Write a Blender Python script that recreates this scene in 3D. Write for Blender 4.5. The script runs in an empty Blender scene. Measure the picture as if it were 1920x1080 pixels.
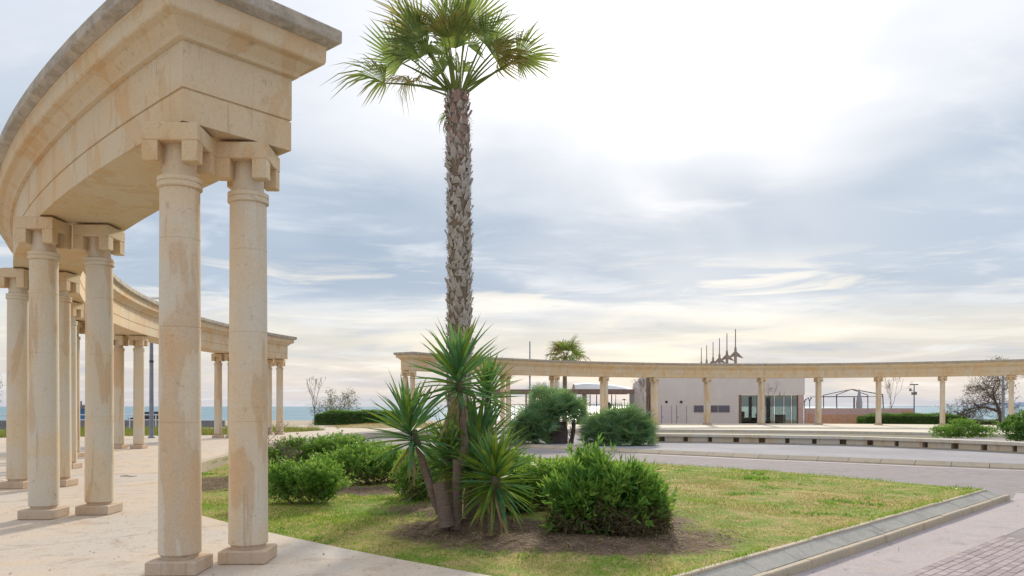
import bpy, math, random
import numpy as np
from mathutils import Vector, Matrix, geometry as mgeo
rad = math.radians
random.seed(7); RNG = np.random.default_rng(7)
sc = bpy.context.scene
COL = sc.collection
F = 1450.0; HOR = 762.0; EYE = 1.6

# ------------------------------------------------------------------ camera, sky, sun, exposure
cam_d = bpy.data.cameras.new('camera'); cam = bpy.data.objects.new('camera', cam_d); COL.objects.link(cam)
cam_d.sensor_width = 36; cam_d.lens = F/1920*36; cam_d.shift_y = (HOR-540)/1920
cam_d.clip_start = .05; cam_d.clip_end = 60000
cam.location = (0, 0, EYE); cam.rotation_euler = (rad(90), 0, 0)
sc.camera = cam
SUN_AZ, SUN_EL = rad(10), rad(24)
sc.view_settings.view_transform = 'Standard'; sc.view_settings.look = 'None'
sc.view_settings.gamma = 1; sc.view_settings.use_curve_mapping = False
sc.view_settings.exposure = 0.72
sun_d = bpy.data.lights.new('sun', 'SUN'); sun_d.energy = 2.3; sun_d.angle = rad(4.5); sun_d.color = (1, .9, .74)
sun = bpy.data.objects.new('sun', sun_d); COL.objects.link(sun)
sdir = Vector((math.sin(SUN_AZ)*math.cos(SUN_EL), math.cos(SUN_AZ)*math.cos(SUN_EL), math.sin(SUN_EL)))
sun.rotation_euler = sdir.to_track_quat('Z', 'Y').to_euler(); sun.location = (10, 60, 40)

class NT:
    """tiny node-graph helper"""
    def __init__(s, tree): s.t = tree; s.n = tree.nodes; s.l = tree.links
    def node(s, typ, **kw):
        n = s.n.new(typ)
        for k, v in kw.items():
            if k.startswith('_'): setattr(n, k[1:], v)
        return n
    def put(s, sock, v):
        if isinstance(v, bpy.types.NodeSocket): s.l.new(v, sock)
        elif v is not None:
            if hasattr(sock, 'default_value') and hasattr(sock.default_value, '__len__') and not hasattr(v, '__len__'): v = (v,)*len(sock.default_value)
            if hasattr(v, '__len__') and len(v) == 3 and len(sock.default_value) == 4: v = (*v, 1)
            sock.default_value = v
    def math(s, op, a, b=None, c=None, clamp=False):
        n = s.n.new('ShaderNodeMath'); n.operation = op; n.use_clamp = clamp
        for i, v in enumerate((a, b, c)):
            if v is not None: s.put(n.inputs[i], v)
        return n.outputs[0]
    def mix(s, f, a, b, blend='MIX'):
        n = s.n.new('ShaderNodeMix'); n.data_type = 'RGBA'; n.blend_type = blend; n.clamp_factor = True
        s.put(n.inputs[0], f); s.put(n.inputs[6], a); s.put(n.inputs[7], b)
        return n.outputs[2]
    def noise(s, vec, scale, detail=3, rough=.55, dist=0, dims='3D'):
        n = s.n.new('ShaderNodeTexNoise'); n.noise_dimensions = dims
        if vec is not None: s.put(n.inputs['Vector'], vec)
        s.put(n.inputs['Scale'], scale); s.put(n.inputs['Detail'], detail); s.put(n.inputs['Roughness'], rough); s.put(n.inputs['Distortion'], dist)
        return n.outputs[0]
    def ramp(s, f, stops, interp='LINEAR'):
        n = s.n.new('ShaderNodeValToRGB'); n.color_ramp.interpolation = interp
        e = n.color_ramp.elements
        while len(e) < len(stops): e.new(.5)
        for x, (p, c) in zip(e, stops):
            x.position = p; x.color = (*c, 1) if hasattr(c, '__len__') else (c, c, c, 1)
        s.put(n.inputs[0], f); return n.outputs[0]
    def step(s, v, lo, hi):
        n = s.n.new('ShaderNodeMapRange'); n.interpolation_type = 'SMOOTHSTEP'
        s.put(n.inputs[0], v); n.inputs[1].default_value = lo; n.inputs[2].default_value = hi
        return n.outputs[0]
    def scale(s, vec, sx, sy, sz):
        n = s.n.new('ShaderNodeVectorMath'); n.operation = 'MULTIPLY'; s.put(n.inputs[0], vec); n.inputs[1].default_value = (sx, sy, sz); return n.outputs[0]
    def comb(s, x, y, z):
        n = s.n.new('ShaderNodeCombineXYZ')
        for i, v in enumerate((x, y, z)): s.put(n.inputs[i], v)
        return n.outputs[0]
    def sep(s, v):
        n = s.n.new('ShaderNodeSeparateXYZ'); s.put(n.inputs[0], v); return n.outputs

def srgb(r, g, b):
    f = lambda c: ((c/255+.055)/1.055)**2.4 if c > 10 else c/255/12.92
    return (f(r), f(g), f(b))

# ---- sky: Nishita seen through a thin high cloud deck, brightest round the veiled sun
world = bpy.data.worlds.new('World'); sc.world = world; world.use_nodes = True
w = NT(world.node_tree); w.n.clear()
SKY_STR = .1
tc = w.node('ShaderNodeTexCoord').outputs['Generated']
nsh = w.n.new('ShaderNodeTexSky'); nsh.sky_type = 'NISHITA'; nsh.sun_disc = False
nsh.sun_elevation = SUN_EL; nsh.sun_rotation = SUN_AZ; nsh.air_density = 1.0; nsh.dust_density = 1.5
x, y, z = w.sep(tc)
zp = w.math('MAXIMUM', z, 0.0)
hor = w.math('SQRT', w.math('ADD', w.math('MULTIPLY', x, x), w.math('MULTIPLY', y, y)))
el = w.math('ARCTAN2', zp, w.math('MAXIMUM', hor, .001))          # elevation in radians
az = w.math('ARCTAN2', x, y)
deck = w.math('ADD', zp, .10)
cp = w.comb(w.math('DIVIDE', x, deck), w.math('DIVIDE', y, deck), 0.0)   # the cloud deck in plan
ex = 1/SKY_STR/(2**.55)
def skyc(r, g, b, k=1.0): return tuple(c*ex*k for c in srgb(r, g, b))
base = w.ramp(el, [(0, skyc(196, 198, 206)), (.035, skyc(212, 206, 202)), (.085, skyc(218, 215, 206)), (.125, skyc(211, 215, 219)),
                   (.17, skyc(196, 207, 220)), (.3, skyc(200, 209, 220)), (.5, skyc(222, 227, 238)), (1, skyc(222, 227, 238))])
n_big = w.noise(cp, .55, 3, .5, .6)
n_mid = w.noise(w.scale(cp, 1.0, 1.6, 1), 1.3, 6, .58, .5)
n_str = w.noise(w.comb(w.math('MULTIPLY', az, 3.0), w.math('MULTIPLY', el, 26.0), 0.0), 1.6, 5, .6, .7)
n_soft = w.noise(w.comb(w.math('MULTIPLY', az, 1.6), w.math('MULTIPLY', el, 5.5), 3.3), 1.5, 4, .5, .4)
# blue-grey undersides of the deck
band = w.math('MULTIPLY', w.step(w.math('ADD', el, w.math('MULTIPLY', w.math('SUBTRACT', n_str, .5), .05)), .120, .145), w.math('SUBTRACT', 1.0, w.step(el, .24, .40)))
dark = w.math('MULTIPLY', band, w.math('ADD', .35, w.math('MULTIPLY', w.step(n_soft, .3, .6), .65)))
col = w.mix(w.math('MULTIPLY', dark, .92), base, skyc(166, 182, 201))
# small streaks low over the sea
low = w.math('MULTIPLY', w.step(el, .012, .05), w.math('SUBTRACT', 1.0, w.step(el, .15, .2)))
col = w.mix(w.math('MULTIPLY', w.math('MULTIPLY', low, w.step(n_str, .52, .68)), .5), col, skyc(174, 186, 202))
col = w.mix(w.math('MULTIPLY', w.math('MULTIPLY', low, w.step(n_str, .50, .34)), .7), col, skyc(236, 231, 221))
# bright ragged cloud tops
col = w.mix(w.math('MULTIPLY', w.step(n_mid, .50, .72), .50), col, skyc(234, 236, 240))
# forward scattering of the sun through the deck
dz_ = w.math('SUBTRACT', el, SUN_EL); daz = w.math('SUBTRACT', az, SUN_AZ)
below = w.math('MULTIPLY', w.math('MAXIMUM', w.math('MULTIPLY', dz_, -1.0), 0.0), 1.75); above = w.math('MULTIPLY', w.math('MAXIMUM', dz_, 0.0), .7)
vd = w.math('ADD', below, above); hd_ = w.math('MULTIPLY', w.math('MULTIPLY', daz, w.math('COSINE', el)), .62)
ang = w.math('SQRT', w.math('ADD', w.math('MULTIPLY', vd, vd), w.math('MULTIPLY', hd_, hd_)))
ragged = w.math('ADD', ang, w.math('MULTIPLY', w.math('SUBTRACT', n_soft, .5), .22))
g1 = w.math('SUBTRACT', 1.0, w.step(ragged, .08, .36))
g2 = w.math('SUBTRACT', 1.0, w.step(ragged, .0, .20))
col = w.mix(w.math('MULTIPLY', g1, .82), col, skyc(250, 250, 252))
col = w.mix(w.math('MULTIPLY', g2, .9), col, skyc(255, 255, 255, 1.5))
cover = w.math('ADD', .935, w.math('MULTIPLY', w.step(n_big, .40, .6), .06))
fin = w.mix(cover, nsh.outputs[0], col)
bg = w.node('ShaderNodeBackground'); w.put(bg.inputs[0], fin); bg.inputs[1].default_value = SKY_STR
wo = w.node('ShaderNodeOutputWorld'); w.l.new(bg.outputs[0], wo.inputs[0])

# ------------------------------------------------------------------ helpers
def G(px, py, z=0.0):
    Y = F*(EYE-z)/(py-HOR); return ((px-960)/F*Y, Y)
def mesh(name, V, Fc, mat=None, parent=None, smooth=False, attrs=None):
    me = bpy.data.meshes.new(name)
    if isinstance(V, np.ndarray) and isinstance(Fc, np.ndarray):
        nv, nf, k = len(V), len(Fc), Fc.shape[1]
        me.vertices.add(nv); me.vertices.foreach_set('co', V.astype(np.float32).ravel())
        me.loops.add(nf*k); me.loops.foreach_set('vertex_index', Fc.astype(np.int32).ravel())
        me.polygons.add(nf); me.polygons.foreach_set('loop_start', np.arange(nf, dtype=np.int32)*k)
        me.update(calc_edges=True)
    else:
        me.from_pydata([tuple(v) for v in V], [], [tuple(f) for f in Fc]); me.update()
    if smooth: me.polygons.foreach_set('use_smooth', [True]*len(me.polygons))
    for an, av in (attrs or {}).items():
        a = me.attributes.new(an, 'FLOAT', 'POINT'); a.data.foreach_set('value', np.asarray(av, dtype=np.float32))
    if mat: me.materials.append(mat)
    return link(name, me, parent)
def link(name, me, parent=None, loc=None, rot=None, scale=None):
    o = bpy.data.objects.new(name, me); COL.objects.link(o)
    if parent: o.parent = parent
    if loc is not None: o.location = loc
    if rot is not None: o.rotation_euler = rot
    if scale is not None: o.scale = scale
    return o
def tag(o, label=None, cat=None, group=None, kind=None):
    if label: o['label'] = label
    if cat: o['category'] = cat
    if group: o['group'] = group
    if kind: o['kind'] = kind
    return o
def thing(name, label, cat, loc=(0, 0, 0), rz=0, group=None):
    o = link(name, None, None, loc, (0, 0, rz)); o.empty_display_size = .2
    return tag(o, label, cat, group)
def structure(o): o['kind'] = 'structure'; return o
def stuff(o): o['kind'] = 'stuff'; return o
def copy_tree(o, parent=None):
    c = o.copy(); COL.objects.link(c)
    if parent: c.parent = parent
    for ch in o.children: copy_tree(ch, c)
    return c

class MB:
    """collects primitives into one mesh"""
    def __init__(s): s.V = []; s.F = []
    def add(s, V, Fc):
        n = len(s.V); s.V += [tuple(v) for v in V]; s.F += [tuple(i+n for i in f) for f in Fc]; return s
    def box(s, x0, x1, y0, y1, z0, z1, bev=0.0, rz=0.0):
        if bev <= 0:
            V = [(x, y, z) for z in (z0, z1) for y in (y0, y1) for x in (x0, x1)]
            Fc = [(0, 2, 3, 1), (4, 5, 7, 6), (0, 1, 5, 4), (2, 6, 7, 3), (0, 4, 6, 2), (1, 3, 7, 5)]
        else:
            V = []; b = bev
            for z, i in ((z0, b), (z0+b, 0), (z1-b, 0), (z1, b)):
                V += [(x0+i, y0+b*0+i, z), (x1-i, y0+i, z), (x1-i, y1-i, z), (x0+i, y1-i, z)]
            Fc = [(3, 2, 1, 0), (12, 13, 14, 15)]
            for k in range(3):
                for j in range(4):
                    a = k*4+j; c = k*4+(j+1) % 4; Fc.append((a, c, c+4, a+4))
        if rz:
            cx, cy = (x0+x1)/2, (y0+y1)/2; c, sn = math.cos(rz), math.sin(rz)
            V = [(cx+(x-cx)*c-(y-cy)*sn, cy+(x-cx)*sn+(y-cy)*c, z) for x, y, z in V]
        return s.add(V, Fc)
    def lathe(s, prof, n=32, c=(0, 0), cap=True):
        V = []; Fc = []
        for r, z in prof:
            for i in range(n):
                a = 2*math.pi*i/n; V.append((c[0]+r*math.cos(a), c[1]+r*math.sin(a), z))
        for k in range(len(prof)-1):
            for i in range(n):
                j = (i+1) % n; Fc.append((k*n+i, k*n+j, (k+1)*n+j, (k+1)*n+i))
        if cap: Fc.append(tuple(range(n-1, -1, -1))); Fc.append(tuple((len(prof)-1)*n+i for i in range(n)))
        return s.add(V, Fc)
    def tube(s, pts, radii, n=6, cap=True):
        pts = [Vector(p) for p in pts]
        if not hasattr(radii, '__len__'): radii = [radii]*len(pts)
        V = []; Fc = []; up = Vector((0.13, .21, .97)); prev = None
        for i, p in enumerate(pts):
            d = (pts[min(i+1, len(pts)-1)]-pts[max(i-1, 0)]).normalized()
            if prev is None:
                a = d.cross(up) if abs(d.dot(up)) < .95 else d.cross(Vector((1, 0, 0)))
            else: a = prev-d*prev.dot(d)
            a.normalize(); prev = a; b = d.cross(a)
            for k in range(n):
                t = 2*math.pi*k/n; V.append(p+(a*math.cos(t)+b*math.sin(t))*radii[i])
        for i in range(len(pts)-1):
            for k in range(n):
                j = (k+1) % n; Fc.append((i*n+k, i*n+j, (i+1)*n+j, (i+1)*n+k))
        if cap: Fc.append(tuple(range(n-1, -1, -1))); Fc.append(tuple((len(pts)-1)*n+i for i in range(n)))
        return s.add(V, Fc)
    def prism(s, poly, z0, z1):
        n = len(poly); area = sum(poly[i][0]*poly[(i+1) % n][1]-poly[(i+1) % n][0]*poly[i][1] for i in range(n))
        if area < 0: poly = poly[::-1]
        V = [(x, y, z0) for x, y in poly]+[(x, y, z1) for x, y in poly]
        Fc = [tuple(range(n-1, -1, -1)), tuple(range(n, 2*n))]+[(i, (i+1) % n, (i+1) % n+n, i+n) for i in range(n)]
        return s.add(V, Fc)
    def build(s, name, mat, parent=None, smooth=False):
        o = mesh(name, s.V, s.F, mat, parent)
        if smooth:
            o.data.polygons.foreach_set('use_smooth', [True]*len(o.data.polygons))
            o.data.set_sharp_from_angle(angle=rad(35))
        return o

# ------------------------------------------------------------------ materials
def mat(name, fn):
    m = bpy.data.materials.new(name); m.use_nodes = True; t = NT(m.node_tree); t.n.clear()
    out = t.node('ShaderNodeOutputMaterial'); bsdf = t.node('ShaderNodeBsdfPrincipled')
    t.bsdf = bsdf; t.geo = t.node('ShaderNodeNewGeometry').outputs; t.pos = t.geo['Position']
    sh = fn(t)
    t.l.new(sh if sh is not None else bsdf.outputs[0], out.inputs[0]); return m
def setp(t, color=None, rough=.8, spec=.3, bump=None, bstr=.3, bdist=.01, metal=0):
    t.put(t.bsdf.inputs['Base Color'], color); t.put(t.bsdf.inputs['Roughness'], rough)
    t.put(t.bsdf.inputs['Specular IOR Level'], spec); t.put(t.bsdf.inputs['Metallic'], metal)
    if bump is not None:
        b = t.n.new('ShaderNodeBump'); t.put(b.inputs['Height'], bump); b.inputs['Strength'].default_value = bstr; b.inputs['Distance'].default_value = bdist
        t.l.new(b.outputs[0], t.bsdf.inputs['Normal'])

def stone(c1=(.62, .50, .355), c2=(.58, .53, .45), c3=(.52, .335, .175), dark=(.22, .17, .11), streak=1.0, grime=0.0, zs=1.0):
    def fn(t):
        p = t.pos
        big = t.noise(p, .9, 4, .6, .4)
        st = t.noise(t.scale(p, 2.0, 2.0, .42*zs), 1.4, 4, .55, .45)
        st2 = t.noise(t.scale(p, 6, 6, .8*zs), 1.2, 4, .6, .9)
        fine = t.noise(p, 42, 4, .7)
        col = t.mix(t.step(big, .38, .62), c1, c2)
        col = t.mix(t.math('MULTIPLY', t.step(st, .50, .70), .62*streak), col, c3)
        col = t.mix(t.math('MULTIPLY', t.step(st2, .58, .74), .30*streak), col, c3)
        edge = t.math('MULTIPLY', t.step(st, .555, .575), t.math('SUBTRACT', 1.0, t.step(st, .575, .66)))
        col = t.mix(t.math('MULTIPLY', edge, .22*streak), col, tuple(.7*c for c in c3))
        spots = t.step(t.noise(p, 9, 6, .75, .8), .60, .72)
        col = t.mix(t.math('MULTIPLY', spots, .40), col, dark)
        drip = t.math('MULTIPLY', t.step(t.noise(t.scale(p, 16, 16, .5*zs), 1.2, 3, .5, .3), .62, .72), t.step(t.noise(p, .8, 2), .45, .6))
        col = t.mix(t.math('MULTIPLY', drip, .30), col, dark)
        if grime:
            gz = t.step(t.noise(t.scale(p, 3, 3, 6), 1.3, 6, .75, .4), .40, .62)
            col = t.mix(t.math('MULTIPLY', gz, grime), col, (.17, .15, .12))
        col = t.mix(.16, col, t.ramp(fine, [(.3, .25), (.7, .9)]), 'OVERLAY')
        setp(t, col, .85, .25, t.math('ADD', fine, t.math('ADD', t.math('MULTIPLY', st2, .6), t.math('MULTIPLY', spots, -1.2))), .55, .006)
    return fn
M = {}
M['stone'] = mat('weathered sandstone', stone((.66, .53, .37), (.63, .57, .47), (.58, .35, .17), streak=1.0))
M['stone_pale'] = mat('pale cast stone', stone((.64, .56, .43), (.62, .58, .50), (.55, .38, .21), streak=.7))
M['stone_ent'] = mat('entablature stone', stone((.64, .47, .285), (.63, .52, .37), (.60, .36, .15), streak=.75, zs=2.2))
M['stone_top'] = mat('lichen darkened cornice slab', stone((.50, .44, .35), (.44, .40, .35), (.40, .31, .20), streak=.6, grime=.45, zs=2))
M['plinth'] = mat('pinkish plinth stone', stone((.56, .42, .30), (.54, .43, .33), (.50, .33, .20), streak=.6))
def pave(c1, c2, c3, sc1=.35, rough=.8, bstr=.25, crack=0):
    def fn(t):
        p = t.pos; a = t.noise(p, sc1, 5, .62, .8); b = t.noise(p, 2.2, 6, .68, .6); c = t.noise(p, 30, 4, .7)
        col = t.mix(t.step(a, .38, .64), c1, c2); col = t.mix(t.math('MULTIPLY', t.step(b, .52, .74), .75), col, c3)
        if crack:
            n1 = t.noise(p, .55, 6, .6, .2); ln = t.math('SUBTRACT', 1.0, t.step(t.math('ABSOLUTE', t.math('SUBTRACT', n1, .5)), .0, .0035))
            ln = t.math('MULTIPLY', ln, t.step(t.noise(p, .25, 2), .46, .54)); col = t.mix(t.math('MULTIPLY', ln, crack), col, (.10, .075, .055))
            wet = t.step(t.noise(t.scale(p, 1, 1, 1), .8, 6, .7, 1.2), .56, .66); col = t.mix(t.math('MULTIPLY', wet, .35), col, (.42, .28, .17))
            sp = t.step(t.noise(p, 14, 3, .6), .72, .78); col = t.mix(t.math('MULTIPLY', sp, .4), col, (.16, .12, .09))
        col = t.mix(.22, col, t.ramp(c, [(.3, .2), (.7, .9)]), 'OVERLAY')
        setp(t, col, rough, .12, t.math('ADD', t.math('MULTIPLY', b, .7), c), bstr, .006)
    return fn
M['platform'] = mat('tan concrete paving', pave((.60, .495, .385), (.54, .485, .425), (.36, .26, .18), rough=.75, crack=.45))
M['white_pave'] = mat('pale pinkish concrete', pave((.44, .385, .38), (.40, .355, .355), (.31, .27, .27), .7, .9, crack=.3))
M['plaza_pave'] = mat('grey plaza slabs', pave((.36, .345, .36), (.30, .29, .31), (.23, .22, .245), .25, .95))
M['gutter'] = mat('grey gutter concrete', pave((.42, .40, .36), (.35, .345, .31), (.20, .19, .15), 1.6, .9, .5))
M['kerb'] = mat('tan kerb stone', pave((.48, .40, .29), (.44, .38, .30), (.28, .23, .16), 1.3))
M['joint'] = mat('sandy paver joints', pave((.30, .25, .25), (.26, .22, .22), (.18, .15, .15), 3, .95))
M['asphalt'] = mat('promenade asphalt', pave((.20, .19, .19), (.17, .16, .17), (.13, .12, .12), .5))
def brick_fn(t):
    p = t.pos
    br = t.n.new('ShaderNodeTexBrick'); t.put(br.inputs['Vector'], t.scale(p, 1, 1, 0))
    br.inputs['Scale'].default_value = 1; br.inputs['Brick Width'].default_value = .21; br.inputs['Row Height'].default_value = .11
    br.inputs['Mortar Size'].default_value = .006; br.inputs['Mortar Smooth'].default_value = .3
    br.inputs['Color1'].default_value = (.285, .252, .25, 1); br.inputs['Color2'].default_value = (.365, .33, .327, 1); br.inputs['Mortar'].default_value = (.19, .16, .16, 1)
    a = t.noise(p, .5, 5, .6, .5)
    col = t.mix(t.step(a, .4, .65), br.outputs[0], (.33, .30, .31)); col = t.mix(.5, br.outputs[0], col)
    setp(t, col, .95, .08, t.math('MULTIPLY', br.outputs['Fac'], -1), .4, .006)
M['pavers'] = mat('mauve block paving', brick_fn)
def paver_one(t):
    oi = t.node('ShaderNodeObjectInfo').outputs['Random']
    c = t.ramp(oi, [(0, (.27, .215, .225)), (.5, (.33, .265, .275)), (1, (.39, .32, .325))])
    f = t.noise(t.pos, 55, 4, .7); c = t.mix(.25, c, t.ramp(f, [(.3, .2), (.7, .9)]), 'OVERLAY')
    setp(t, c, .8, .3, f, .35, .004)
M['paver'] = mat('mauve paver', paver_one)
def plain(c, rough=.6, spec=.4, metal=0, var=.12, sc1=3):
    def fn(t):
        a = t.noise(t.pos, sc1, 4, .6)
        setp(t, t.mix(t.math('MULTIPLY', t.step(a, .35, .7), 1.0), tuple(x*(1-var) for x in c), tuple(min(1, x*(1+var)) for x in c)), rough, spec, a, .05, .01, metal)
    return fn
M['render_wall'] = mat('mauve grey rendered wall', plain((.68, .635, .62), .9, .1, var=.04, sc1=.6))
M['door_panel'] = mat('painted flush door', plain((.66, .59, .62), .7, .2, var=.03))
M['brown_timber'] = mat('brown timber beam', plain((.23, .16, .135), .7, .3))
M['brown_frame'] = mat('brown frame', plain((.20, .14, .10), .6, .3))
M['pink_wall'] = mat('dusty pink wall', plain((.55, .40, .38), .9, .1, var=.06))
M['orange_panel'] = mat('rust orange panel', plain((.56, .33, .21), .9, .1, var=.08))
M['dark_metal'] = mat('dark metal', plain((.06, .055, .06), .5, .5, .3))
M['blue_pole'] = mat('blue grey pole paint', plain((.20, .225, .29), .5, .5))
M['white_paint'] = mat('white paint', plain((.78, .78, .80), .5, .4, var=.04))
M['canvas'] = mat('white canvas', plain((.80, .80, .82), .8, .2, var=.04))
M['parasol_grey'] = mat('grey parasol cloth', plain((.36, .39, .44), .9, .1, var=.06))
M['mast'] = mat('taupe mast paint', plain((.30, .235, .20), .6, .3))
M['mast_dark'] = mat('dark mast rod', plain((.13, .10, .11), .5, .4))
M['blue_wall'] = mat('blue painted wall', plain((.07, .22, .42), .7, .3))
M['grey_wall'] = mat('grey wall', plain((.25, .24, .25), .85, .2))
M['car_paint'] = mat('dark blue car paint', plain((.03, .07, .12), .25, .6, .2))
M['glass_dark'] = mat('dark window glass', lambda t: setp(t, (.05, .05, .07), .08, .6))
def glass_fn(t):
    g = t.node('ShaderNodeBsdfGlossy'); g.inputs['Roughness'].default_value = .03
    tr = t.node('ShaderNodeBsdfTransparent'); tr.inputs[0].default_value = (.36, .42, .42, 1)
    f = t.node('ShaderNodeFresnel'); f.inputs[0].default_value = 1.5
    m = t.node('ShaderNodeMixShader'); t.l.new(f.outputs[0], m.inputs[0]); t.l.new(tr.outputs[0], m.inputs[1]); t.l.new(g.outputs[0], m.inputs[2]); return m.outputs[0]
M['glass'] = mat('clear glass', glass_fn)
M['window_mauve'] = mat('mauve reflecting window', lambda t: setp(t, (.10, .09, .14), .12, .7))
def leafmat(name, ca, cb, cc=None, trans=.35, rough=.45, tipc=None, spec=.5):
    def fn(t):
        r = t.geo['Random Per Island']
        oi = t.node('ShaderNodeObjectInfo').outputs['Random']
        pn = t.noise(t.pos, 4.5, 3, .6)
        v = t.math('ADD', t.math('MULTIPLY', r, .5), t.math('MULTIPLY', t.step(pn, .36, .64), .5))
        col = t.ramp(v, [(0, ca), (.6, cb), (1, cc or cb)])
        if tipc:
            at = t.node('ShaderNodeAttribute'); at.attribute_name = 'tip'
            rr = t.math('ADD', t.math('MULTIPLY', t.math('SUBTRACT', oi, .5), .5), at.outputs['Fac'])
            col = t.mix(t.step(rr, .62, 1.05), col, tipc)
        d = t.bsdf; setp(t, col, max(rough, .52), spec*.55)
        tr = t.node('ShaderNodeBsdfTranslucent'); t.put(tr.inputs[0], t.mix(.6, col, (.55, .75, .08), 'MULTIPLY') if False else t.mix(.35, col, (.30, .42, .03)))
        m = t.node('ShaderNodeMixShader'); m.inputs[0].default_value = trans
        t.l.new(d.outputs[0], m.inputs[1]); t.l.new(tr.outputs[0], m.inputs[2]); return m.outputs[0]
    return mat(name, fn)
M['shrub'] = leafmat('glossy shrub leaves', (.06, .19, .05), (.18, .38, .07), (.48, .60, .12), .5, .36)
M['shrub_dry'] = leafmat('withered shrub leaves', (.10, .075, .045), (.16, .12, .07), (.20, .17, .09), .2, .8, spec=.2)
M['dull'] = leafmat('dull olive leaves', (.12, .13, .08), (.19, .19, .11), (.28, .26, .14), .3, .7, spec=.2)
M['hedge'] = leafmat('hedge leaves', (.05, .14, .045), (.10, .24, .055), (.24, .38, .07), .42, .5)
M['yucca'] = leafmat('yucca leaf', (.045, .15, .085), (.10, .26, .11), (.22, .38, .10), .34, .34, tipc=(.17, .20, .06))
M['yucca_yellow'] = leafmat('yellow green yucca leaf', (.07, .17, .04), (.16, .27, .04), (.30, .36, .05), .38, .35, tipc=(.22, .16, .07))
M['yucca_dead'] = leafmat('dry yucca leaf', (.20, .15, .08), (.30, .24, .13), (.36, .30, .18), .2, .8, spec=.2)
M['litter'] = leafmat('fallen leaf scraps', (.10, .07, .045), (.22, .16, .09), (.30, .24, .13), .1, .9, spec=.1)
M['palm'] = leafmat('fan palm blade', (.10, .17, .06), (.19, .26, .08), (.32, .34, .11), .50, .45, tipc=(.19, .125, .075))
M['palm_dry'] = leafmat('browning fan palm blade', (.24, .21, .08), (.38, .28, .11), (.42, .30, .17), .52, .6, tipc=(.17, .11, .075))
M['petiole'] = leafmat('palm petiole', (.17, .23, .06), (.22, .28, .07), (.26, .28, .09), .25, .5)
M['dwarf'] = leafmat('dwarf palm blade', (.11, .25, .16), (.21, .38, .20), (.38, .46, .14), .40, .42, tipc=(.14, .20, .08))
M['grass'] = leafmat('grass blade', (.11, .25, .03), (.22, .38, .045), (.38, .48, .07), .45, .7, spec=.15)
M['verge_blade'] = leafmat('verge grass blade', (.16, .19, .05), (.27, .28, .08), (.40, .34, .13), .35, .8, spec=.1)
M['grass_dry'] = leafmat('dry grass blade', (.32, .22, .10), (.48, .35, .17), (.58, .46, .24), .3, .8, spec=.2)
def bark(c1, c2, s=(8, 8, 3)):
    def fn(t):
        a = t.noise(t.scale(t.pos, *s), 2, 5, .7, .4); r = t.geo['Random Per Island']
        c = t.mix(t.step(a, .35, .65), c1, c2); c = t.mix(t.math('MULTIPLY', r, .5), c, tuple(x*1.35 for x in c2))
        setp(t, c, .95, .15, a, .6, .01)
    return fn
M['palm_bark'] = mat('palm trunk fibre', bark((.10, .075, .055), (.20, .155, .115)))
M['boot'] = mat('palm leaf base', bark((.26, .235, .22), (.47, .43, .405), (14, 14, 4)))
M['boot_rust'] = mat('fresh palm leaf base', bark((.22, .14, .12), (.34, .24, .21), (14, 14, 4)))
M['yucca_bark'] = mat('yucca trunk bark', bark((.11, .08, .065), (.22, .165, .135), (4, 4, 30)))
M['dark_bark'] = mat('dark bark', bark((.06, .045, .045), (.13, .10, .095)))
M['twig'] = mat('grey twig bark', bark((.15, .115, .10), (.26, .21, .18)))
def lawn_fn(t):
    p = t.pos; a = t.noise(p, .55, 5, .65, .6); b = t.noise(p, 3.2, 5, .7, .4); c = t.noise(p, 26, 4, .7)
    at = t.node('ShaderNodeAttribute'); at.attribute_name = 'soil'
    g = t.mix(t.step(a, .42, .6), (.20, .28, .055), (.40, .33, .12)); g = t.mix(t.step(b, .45, .7), g, (.48, .35, .17))
    s = t.mix(t.step(b, .4, .65), (.12, .082, .062), (.21, .145, .105))
    sm = t.math('ADD', at.outputs['Fac'], t.math('MULTIPLY', t.math('SUBTRACT', b, .5), .9))
    col = t.mix(t.step(sm, .35, .65), g, s); col = t.mix(.4, col, t.ramp(c, [(.3, .15), (.7, .95)]), 'OVERLAY')
    setp(t, col, .95, .1, t.math('ADD', c, b), .7, .03)
M['lawn'] = mat('lawn soil and thatch', lawn_fn)
M['dry_mound'] = mat('dry grass mound', pave((.36, .28, .15), (.26, .25, .09), (.44, .33, .20), 1.2, .95, .6))
M['bed'] = mat('ground painted with riser shade', pave((.23, .20, .165), (.20, .19, .12), (.15, .12, .10), 1.5, .95, .6))  # dark ground tone stands in for shade on the terrace riser
M['verge'] = mat('green verge', pave((.20, .24, .06), (.28, .27, .10), (.30, .22, .12), .5, .95, .6))
M['sand'] = mat('sandy ground', pave((.46, .38, .28), (.40, .33, .26), (.32, .26, .19), .2, .95, .5))
M['hill_haze'] = mat('distant hills in painted haze', plain((.20, .27, .38), .95, .1, var=.08, sc1=.002))  # blue-grey tone paints the air haze straight into the colour
def sea_fn(t):
    p = t.pos
    a = t.noise(t.scale(p, .006, .022, 1), 1, 8, .72, .6); b = t.noise(t.scale(p, .12, .5, 1), 1, 4, .7, .5); f = t.noise(t.scale(p, .014, .07, 1), 1.4, 8, .75, .9)
    col = t.mix(t.step(a, .35, .65), (.10, .21, .27), (.20, .34, .40)); col = t.mix(t.math('MULTIPLY', t.step(f, .58, .70), .6), col, (.62, .70, .72))
    setp(t, col, .45, .35, t.math('ADD', b, a), .8, .6)
M['sea'] = mat('wavy sea', sea_fn)

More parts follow.
